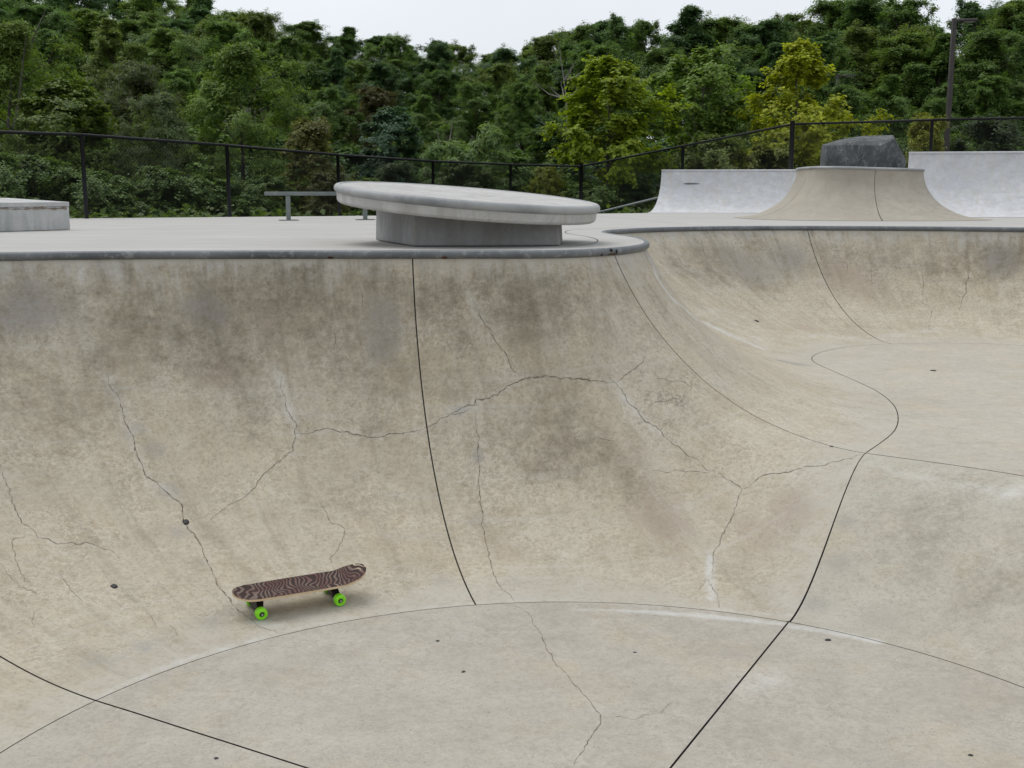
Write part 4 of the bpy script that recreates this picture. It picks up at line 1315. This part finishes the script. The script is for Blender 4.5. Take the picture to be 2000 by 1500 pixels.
# grown crowns: limbs, boughs, twigs, and leaves set along the twigs
def unit(a): return a / np.maximum(np.linalg.norm(a, axis=1, keepdims=True), 1e-6)
def grow(key, seed, H, h0, width, n1, n2, n3, n4, L, Wd, spread, r0, peak=.45, elev=(25, 75), droop=.18, nrm_up=.8, ldroop=0., bark='bark', extra=None, gap=.0):
    rg = np.random.default_rng(seed)
    u = (np.arange(n1) + .5) / n1
    z = h0 + (H * .93 - h0) * u ** .92
    az = np.arange(n1) * 2.39996 + rg.normal(size=n1) * .4
    env = np.where(u < peak, .62 + .38 * np.sin(u / peak * np.pi / 2), np.cos((u - peak) / (1 - peak) * np.pi / 2 * .90))
    ln = width * np.maximum(env, .20) * rg.uniform(.62, 1.28, n1)
    el = np.radians(elev[0] + (elev[1] - elev[0]) * u ** 1.2 + rg.normal(size=n1) * 9)
    d1 = np.stack([np.cos(az) * np.cos(el), np.sin(az) * np.cos(el), np.sin(el)], 1)
    bend = rg.normal(size=2) * .02 * H
    def axis(zz):
        q = zz / H
        return np.stack([bend[0] * np.sin(q * 3.2), bend[1] * np.sin(q * 2.6), zz], 1)
    b1 = axis(z)
    if extra:
        for (zz, a, l, e) in extra:
            b1 = np.vstack([b1, axis(np.array([zz]))]); ln = np.append(ln, l)
            d1 = np.vstack([d1, [[math.cos(a) * math.cos(e), math.sin(a) * math.cos(e), math.sin(e)]]])
        n1 += len(extra)
    # the leader is a limb too
    b1 = np.vstack([b1, axis(np.array([H * .80]))]); d1 = np.vstack([d1, [[0.05, 0, 1.0]]]); ln = np.append(ln, H * .17); n1 += 1
    def along(b, d, l, t, dr):
        p = b + d * (l * t)[:, None]
        p[:, 2] -= dr * l * t * t
        return p
    i1 = np.repeat(np.arange(n1), n2)
    t2 = rg.uniform(.22, 1.0, len(i1)) ** .85
    b2 = along(b1[i1], d1[i1], ln[i1], t2, droop)
    rv = rg.normal(size=(len(i1), 3)); rv[:, 2] *= .75
    d2 = unit(d1[i1] * .75 + unit(rv) * .85 + np.array([0, 0, .10]))
    l2 = ln[i1] * .44 * (1.15 - .55 * t2) * rg.uniform(.6, 1.35, len(i1))
    keep2 = rg.random(len(i1)) > gap
    i2 = np.repeat(np.arange(len(i1))[keep2], n3)
    t3 = rg.uniform(.25, 1.05, len(i2))
    b3 = along(b2[i2], d2[i2], l2[i2], t3, droop)
    d3 = unit(d2[i2] * .6 + unit(rg.normal(size=(len(i2), 3))) * .8)
    l3 = l2[i2] * .5 * rg.uniform(.6, 1.3, len(i2))
    i3 = np.repeat(np.arange(len(i2)), n4)
    t4 = rg.uniform(0, 1.1, len(i3))
    C = along(b3[i3], d3[i3], l3[i3], t4, droop * 1.5)
    g = rg.normal(size=C.shape) * spread; g[:, 2] *= .6
    C = C + g
    out_ = C - np.array([0, 0, H * .45]); out_ = unit(out_)
    N_ = unit(rg.normal(size=C.shape)) * .46 + out_ * .38 + unit(C - b3[i3] * .5 - b2[i2][i3] * .5) * .30 + np.array([0, 0, nrm_up])
    ok = C[:, 2] > .03
    lm = leaf_mesh(key + '_leaves', C[ok], N_[ok], L, Wd, seed + 1, ldroop)
    V, Fc = [], []
    def add(pts, rad, sides):
        v, f = tube_data([Vector(p) for p in pts], rad, sides)
        o = len(V); V.extend(v); Fc.extend([tuple(k + o for k in q) for q in f])
    zz = np.linspace(0, H * .93, 10)
    add(axis(zz), [r0 * (1 - .93 * k / 9) + r0 * .4 * math.exp(-k * 1.6) for k in range(10)], 7)
    for k in range(n1):
        t = np.array([0, .25, .5, .75, 1.0])
        p = np.repeat(b1[k:k + 1], 5, 0) + d1[k:k + 1] * (ln[k] * t)[:, None]; p[:, 2] -= droop * ln[k] * t * t
        ra = max(r0 * .12, r0 * .42 * (1 - .75 * b1[k][2] / H))
        add(p, [ra, ra * .8, ra * .6, ra * .4, ra * .15], 5)
    for k in range(len(b2)):
        t = np.array([0, .5, 1.0])
        p = np.repeat(b2[k:k + 1], 3, 0) + d2[k:k + 1] * (l2[k] * t)[:, None]; p[:, 2] -= droop * l2[k] * t * t
        ra = r0 * .10
        add(p, [ra, ra * .65, ra * .25], 4)
    me = bpy.data.meshes.new(key + '_wood')
    me.from_pydata([tuple(v) for v in V], [], Fc); me.update()
    me.polygons.foreach_set('use_smooth', [True] * len(me.polygons))
    me.materials.append(M[bark])
    KIND[key] = (lm, me, float(np.quantile(C[:, 2], .9995)))
# forest trees are 12 m tall as built, garden trees and shrubs smaller
grow('oak_a', 11, 12, 2.6, 3.6, 28, 10, 5, 42, .17, .12, .16, .22)
grow('oak_b', 12, 12, 3.2, 4.2, 26, 10, 5, 42, .17, .12, .17, .24, .4)
grow('oak_c', 13, 12, 2.2, 2.9, 32, 9, 5, 40, .16, .115, .16, .20, .38, (30, 78))
grow('airy_a', 14, 12, 4.0, 3.3, 24, 8, 5, 28, .18, .125, .15, .19, .5, (30, 70), gap=.25)
grow('maple_a', 21, 4.7, .55, 1.65, 28, 8, 4, 30, .105, .09, .075, .06, .35, (28, 72), nrm_up=.6)
grow('maple_b', 22, 4.7, 1.1, 2.0, 22, 8, 4, 28, .108, .092, .08, .075, .55, (28, 66), nrm_up=.6, bark='pale_bark')
grow('maple_c', 23, 4.7, .6, 1.55, 22, 7, 4, 26, .105, .09, .075, .05, .3, (22, 74), nrm_up=.6, gap=.15, extra=[(1.5, -.1, 2.2, .55), (1.7, .25, 1.9, .7), (1.2, 3.3, 1.7, .35)])
grow('feather', 31, 5.6, .9, 2.15, 28, 8, 5, 28, .15, .042, .095, .09, .45, (25, 76), droop=.26, nrm_up=.35, ldroop=.7)
grow('shrub_a', 41, 2.0, .12, 1.25, 22, 8, 4, 24, .085, .052, .055, .035, .3, (20, 70))
grow('shrub_b', 42, 2.3, .12, 1.05, 26, 8, 4, 22, .078, .047, .05, .035, .35, (30, 76), ldroop=.2)
grow('shrub_c', 43, 1.5, .10, 1.45, 20, 8, 4, 24, .10, .07, .06, .035, .3, (14, 60))
def sumac(rg):
    out = []
    for k in range(9):
        z = .35 + k * .2
        a = k * 2.4
        out.append((.26 * math.cos(a) * (1.2 - k * .06), .26 * math.sin(a), z, .17))
    return out
kind('sumac', 51, sumac, 2600, 14, .40, .17, .05, 2.1, .2, .03, .3, .6, .3)

def tree(name, label, cat, key, px, ytop, y, width=1.0, col=(.05, .08, .02), rot=None, group=None, z0=None, sy=None):
    """stands at depth y under pixel column px, its top at pixel row ytop"""
    p = at_y(px, ytop, y)
    g = gz(p.x, y) if z0 is None else z0
    lm, tm, h = KIND[key]
    s = max(0.15, (p.z - g) / h)
    r = tag(empty(name, (p.x, y, g - 0.03)), label, cat, group)
    r.rotation_euler = (0, 0, random.uniform(0, 6.28) if rot is None else rot)
    r.scale = (s * width, s * width, s)
    c = bpy.data.objects.new('crown', lm); COL.objects.link(c); c.parent = r
    k = 1.28 if (px < 460 and name in ('forest_tree', 'bush', 'thicket_bush')) else 1.06  # left-hand forest and bushes: brighter light on the hill painted into leaf colour
    c.color = (*(v * k for v in col), 1)
    t = bpy.data.objects.new('trunk', tm); COL.objects.link(t); t.parent = r
    return r
ORD = ['first', 'second', 'third', 'fourth', 'fifth', 'sixth', 'seventh', 'eighth', 'ninth', 'tenth', 'eleventh', 'twelfth', 'thirteenth', 'fourteenth', 'fifteenth', 'sixteenth', 'seventeenth', 'eighteenth', 'nineteenth', 'twentieth', 'twenty-first', 'twenty-second', 'twenty-third', 'twenty-fourth', 'twenty-fifth', 'twenty-sixth']
DK = [(.094, .164, .052), (.116, .192, .052), (.080, .144, .058), (.132, .198, .050), (.090, .160, .068), (.138, .188, .054), (.108, .172, .048)]
def skyline(x):
    pts = [(-200, -60), (0, -50), (300, -30), (430, 0), (520, 22), (600, 42), (700, 58), (800, 66), (880, 72), (935, 92), (1000, 84), (1060, 74), (1110, 48), (1190, 26), (1270, 42), (1310, 62), (1345, 14), (1420, 30), (1500, 38), (1530, 24), (1590, 40), (1625, -8), (1700, -14), (1790, 0), (1842, 40), (1880, -6), (1960, -10), (2200, -20)]
    for (a, b), (c, d) in zip(pts, pts[1:]):
        if a <= x <= c: return b + (d - b) * (x - a) / (c - a)
    return -20
rnd = random.Random(5)
# skyline row
xs = [-110, 20, 150, 280, 395, 500, 590, 680, 770, 850, 905, 985, 1065, 1135, 1205, 1262, 1352, 1420, 1490, 1540, 1640, 1705, 1775, 1895, 1975, 2090]
for k, x in enumerate(xs):
    key = ('airy_a' if k in (13, 14, 15, 19, 22, 23, 10) else ['oak_a', 'oak_c', 'oak_b'][k % 3])
    tree('forest_tree', 'dark tree on the forest skyline, %s from the left in the rearmost row' % ORD[k], 'tree', key, x, skyline(x) + rnd.uniform(-4, 6), 88 + rnd.uniform(-5, 6), rnd.uniform(.95, 1.15) * (.8 if key == 'airy_a' else 1), DK[k % 7], group='forest trees behind the park')
# further ranks up the hill, closing the gaps
for k, x in enumerate((-60, 40, 120, 215, 300, 375, 450, 520, 590, 660, 730, 800, 870, 960, 1030, 1100, 1170, 1240, 1400, 1480, 1570, 1660, 1740, 1830, 1930, 2030)):
    tree('forest_tree', 'dark tree up the hill behind the skyline row, %s from the left' % ORD[k], 'tree', ['oak_b', 'oak_a', 'oak_c'][k % 3], x, skyline(x) + rnd.uniform(4, 22), 100 + rnd.uniform(-4, 6), 1.15, DK[(k * 5 + 1) % 7], group='forest trees behind the park')
for k, x in enumerate((-20, 80, 170, 255, 335, 410, 485, 555, 625, 695, 765, 835, 905, 990, 1080, 1150, 1300, 1450, 1620, 1790, 1960)):
    tree('forest_tree', 'half hidden tree deep inside the forest, %s from the left' % ORD[k], 'tree', ['oak_a', 'oak_b'][k % 2], x, skyline(x) + rnd.uniform(40, 70), 80 + rnd.uniform(-2, 2), 1.15, DK[(k * 3 + 4) % 7], group='forest trees behind the park')
# the wood goes on beyond both sides of the picture
for k, (x, y) in enumerate(((2190, 92), (2290, 76), (2380, 96), (2480, 78), (2590, 98), (2700, 80), (2820, 96), (2240, 60), (2360, 58), (2500, 60), (2650, 60))):
    tree('forest_tree', 'forest tree of the wood past the right edge, %s one out' % ORD[k], 'tree', ['oak_b', 'oak_a', 'oak_c'][k % 3], x, -30 + (150 if y < 65 else 0) + rnd.uniform(-15, 15), y, 1.15, DK[(k * 5 + 2) % 7], group='forest trees behind the park')
for k, (x, y) in enumerate(((-190, 90), (-290, 74), (-400, 92), (-520, 78), (-640, 92), (-230, 58), (-380, 56), (-540, 58))):
    tree('forest_tree', 'forest tree of the wood past the left edge, %s one out' % ORD[k], 'tree', ['oak_a', 'oak_c', 'oak_b'][k % 3], x, -60 + (190 if y < 65 else 0) + rnd.uniform(-15, 15), y, 1.15, DK[(k * 5 + 3) % 7], group='forest trees behind the park')
# middle row
for k, x in enumerate((-60, 90, 210, 330, 440, 560, 660, 750, 860, 970, 1060, 1160, 1290, 1410, 1520, 1600, 1680, 1760, 1850, 1940, 2050)):
    key = ['oak_b', 'oak_a', 'oak_c', 'oak_a'][(k * 3) % 4]
    tree('forest_tree', 'dense green tree in the middle row of the forest, %s from the left' % ORD[k], 'tree', key, x, skyline(x) + rnd.uniform(34, 84) + (30 if x < 400 else 0), 72 + rnd.uniform(-4, 4), rnd.uniform(.9, 1.15), DK[(k * 5 + 2) % 7], group='forest trees behind the park')
# front row, lower
for k, x in enumerate((20, 130, 250, 345, 540, 640, 740, 830, 930, 1020, 1120, 1250, 1360, 1450, 1570, 1660, 1740, 1830, 1930, 2020)):
    key = ['oak_a', 'oak_b', 'oak_c'][(k * 2) % 3]
    c = DK[(k * 7 + 1) % 7]
    if x == 740: c = (.098, .092, .036)
    if x == 250: c = (.088, .112, .040)
    tree('forest_tree', 'shorter tree at the front of the forest edge, %s from the left' % ORD[k], 'tree', key, x, (130 if x < 500 else 168) + rnd.uniform(-24, 26), 57 + rnd.uniform(-4, 4), rnd.uniform(.85, 1.15), c, group='forest trees behind the park')
# thicket closing the view between the trunks
for k, x in enumerate((-30, 90, 200, 310, 420, 530, 640, 750, 850, 950, 1050, 1150, 1260, 1370, 1480, 1590, 1700, 1810, 1920, 2030)):
    tree('thicket_bush', 'tall dark thicket bush between the forest trunks, %s from the left' % ORD[k], 'bush', ['shrub_b', 'shrub_a'][k % 2], x, 232 + rnd.uniform(-18, 18), 64 + rnd.uniform(-3, 3), 1.25, DK[(k * 3 + 2) % 7], group='thicket between the forest trunks')
# undergrowth at the foot of the forest
for k, x in enumerate((-40, 70, 180, 300, 400, 510, 610, 700, 800, 890, 980, 1080, 1180, 1290, 1400, 1500, 1610, 1720, 1830, 1930, 2030)):
    tree('bush', 'dark bush in the undergrowth at the foot of the forest, %s from the left' % ORD[k], 'bush', ['shrub_a', 'shrub_c', 'shrub_b'][k % 3], x, 268 + rnd.uniform(-25, 25), 47 + rnd.uniform(-3, 3), 1.25, DK[(k * 5) % 7], group='undergrowth below the forest')

# trees one can tell apart, from left to right
LG = (0.146, 0.208, 0.042)
tree('leafy_tree', 'bright yellow-green tree at the left edge behind the fence', 'tree', 'feather', 20, 40, 31, .85, (0.131, 0.192, 0.042), 1.0)
tree('leafy_tree', 'bushy mid-green tree beside the left edge, lit yellow along its right side', 'tree', 'maple_a', 120, 150, 28.5, 1.15, (0.104, 0.153, 0.034), 2.0)
tree('leafy_tree', 'olive green tree between the left edge and the feathery tree', 'tree', 'feather', 265, 118, 36, .9, (0.088, 0.119, 0.040), 4.0)
tree('leafy_tree', 'light green feathery tree standing tallest behind the left fence', 'tree', 'feather', 462, 84, 34, 1.0, (0.142, 0.215, 0.052), .6)
tree('leafy_tree', 'grey-green drooping sapling in front of the feathery tree', 'tree', 'feather', 320, 178, 30, .80, (0.119, 0.165, 0.073), 3.0)
tree('shrub', 'olive brown shrub behind the grind rail', 'shrub', 'shrub_b', 612, 226, 30, .85, (0.146, 0.150, 0.052), 1.2)
tree('shrub', 'low brownish shrub directly behind the rail posts', 'shrub', 'shrub_b', 640, 330, 27.5, 1.1, (0.119, 0.126, 0.050), 2.2)
tree('leafy_tree', 'blue-green small tree behind the left end of the disc table', 'tree', 'maple_a', 760, 206, 38, 1.0, (0.071, 0.129, 0.080), 1.7)
tree('shrub', 'grey-green shrub against the fence behind the table', 'shrub', 'shrub_b', 775, 312, 33, 1.2, (0.085, 0.123, 0.061), .3)
tree('sumac_sapling', 'small light green sapling with feathered leaves above the fence', 'sapling', 'sumac', 955, 236, 36, 1.0, (0.162, 0.238, 0.092), 1.0)
tree('sumac_sapling', 'shorter pale sapling leaning over the fence left of its twin', 'sapling', 'sumac', 900, 275, 35.5, 1.0, (0.153, 0.230, 0.092), 2.0)
tree('sumac_sapling', 'lowest of the three pale saplings over the fence', 'sapling', 'sumac', 850, 280, 36, 1.1, (0.146, 0.230, 0.088), 4.4)
tree('shrub', 'green shrub tangled in the fence behind the middle of the table', 'shrub', 'shrub_a', 905, 318, 35, 1.0, (0.092, 0.126, 0.052), 1.5)
tree('shrub', 'yellow-green shrub left of the fence corner post', 'shrub', 'shrub_a', 1075, 322, 35.5, .75, (0.184, 0.208, 0.031), 2.5)
tree('maple_tree', 'yellow-green maple just right of the fence corner', 'tree', 'maple_a', 1195, 108, 36.5, 1.12, (0.215, 0.285, 0.024), 3.4)
tree('maple_tree', 'taller green maple with pale limbs behind the yellow-green one', 'tree', 'maple_b', 1375, 92, 40, 1.0, (0.150, 0.232, 0.046), 0.4)
tree('maple_tree', 'golden green maple in front of the forest left of the boulder', 'tree', 'maple_c', 1555, 78, 37, 1.0, (0.310, 0.345, 0.030), 0.0)
tree('shrub', 'leafy green shrub behind the small quarter pipe', 'shrub', 'shrub_a', 1390, 262, 35, .85, (0.131, 0.172, 0.046), 5.0)
tree('shrub', 'mid green shrub at the foot of the golden maple', 'shrub', 'shrub_c', 1500, 280, 35, .85, (0.146, 0.169, 0.040), 4.0)
tree('shrub', 'small golden shrub right of the boulder behind the fence', 'shrub', 'shrub_b', 1812, 218, 33, .62, (0.254, 0.268, 0.052), 2.0)
tree('shrub', 'dark green shrub behind the tall quarter pipe', 'shrub', 'shrub_a', 1950, 225, 36, 1.0, (0.055, 0.086, 0.034), 2.6)
for k, (x, yt, y, where) in enumerate(((60, 300, 24.5, 'behind the ledge at the left edge'), (165, 330, 25, 'behind the leftmost visible fence post'), (235, 345, 26.5, 'in the first full fence bay'), (300, 322, 27, 'under the grey-green sapling'),
        (375, 340, 27.5, 'under the feathery tree, left of its trunk'), (450, 352, 28, 'behind the second visible fence post'), (520, 340, 29, 'behind the left tip of the grind rail'), (700, 345, 31, 'behind the left rim of the disc table'),
        (840, 345, 33, 'behind the fence above the table'), (990, 350, 36, 'left of the yellow-green corner shrub'), (1140, 350, 35.5, 'behind the fence corner post'), (1240, 330, 36, 'above the sloping handrail'), (-50, 290, 23.5, 'beyond the left picture edge'))):
    tree('shrub', 'low green shrub ' + where, 'shrub', ['shrub_a', 'shrub_c', 'shrub_b'][k % 3], x, yt, y, 1.25, [(0.108, 0.172, 0.049), (0.122, 0.191, 0.055), (0.092, 0.151, 0.049)][k % 3], group='low shrubs along the fence')

# bare dead trees
def dead(label, px, ytop, y, seed, n, base_px=None):
    rg = np.random.default_rng(seed)
    p = at_y(px, ytop, y); g = gz(p.x, y); h = p.z - g
    o = tag(empty('dead_tree', (p.x, y, g)), label, 'dead tree')
    tr = [Vector((.03 * h * math.sin(k * .7 + seed), 0, h * k / 8)) for k in range(9)]
    tubes('trunk', [(tr, [.075 * (1 - k / 9.5) for k in range(9)])], M['pale_bark'], o, True, 6)
    for k in range(n):
        z = rg.uniform(.45, .9); b = tr[int(z * 8)]
        a = rg.uniform(0, 6.28); l = rg.uniform(.6, 1.8) * (1.2 - z) * 2
        d = Vector((math.cos(a) * l, math.sin(a) * l * .6, l * rg.uniform(.5, 1.2)))
        m = b + d * .5 + Vector((0, 0, -.12 * l))
        tubes('branch', [([b, m, b + d], [.045, .03, .010])], M['pale_bark'], o, True, 5)
dead('thin bare pale trunk in the dark forest edge above the table', 880, 225, 50, 2, 2)
dead('bare grey dead tree in front of the forest left of the maple', 1100, 80, 52, 5, 9)
dead('leaning bare pale limbs at the upper left edge', 10, 40, 31.5, 9, 4)

# ground cover behind the fence: a mass of small leaves nobody could count
rg = np.random.default_rng(77)
pts = []
for _ in range(26000):
    y = rg.uniform(18.5, 46); x = rg.uniform(-.50, .52) * y
    edge = 27 + 0.62 * min(0, x - 2) + 0.4
    if y < edge and x < 3.6: continue
    if x >= 3.2 and y < 31.6: continue
    pts.append((x, y, gz(x, y) + abs(rg.normal()) * .16))
C = np.array(pts); Nn = rg.normal(size=C.shape) * .5; Nn[:, 2] += 1
gc = link('ground_cover', leaf_mesh('ground_cover', C, Nn, .17, .11, 5))
gc.color = (.095, .145, .044, 1)
tag(gc, 'low leafy ground cover behind the fence', 'ground cover', kind='stuff')
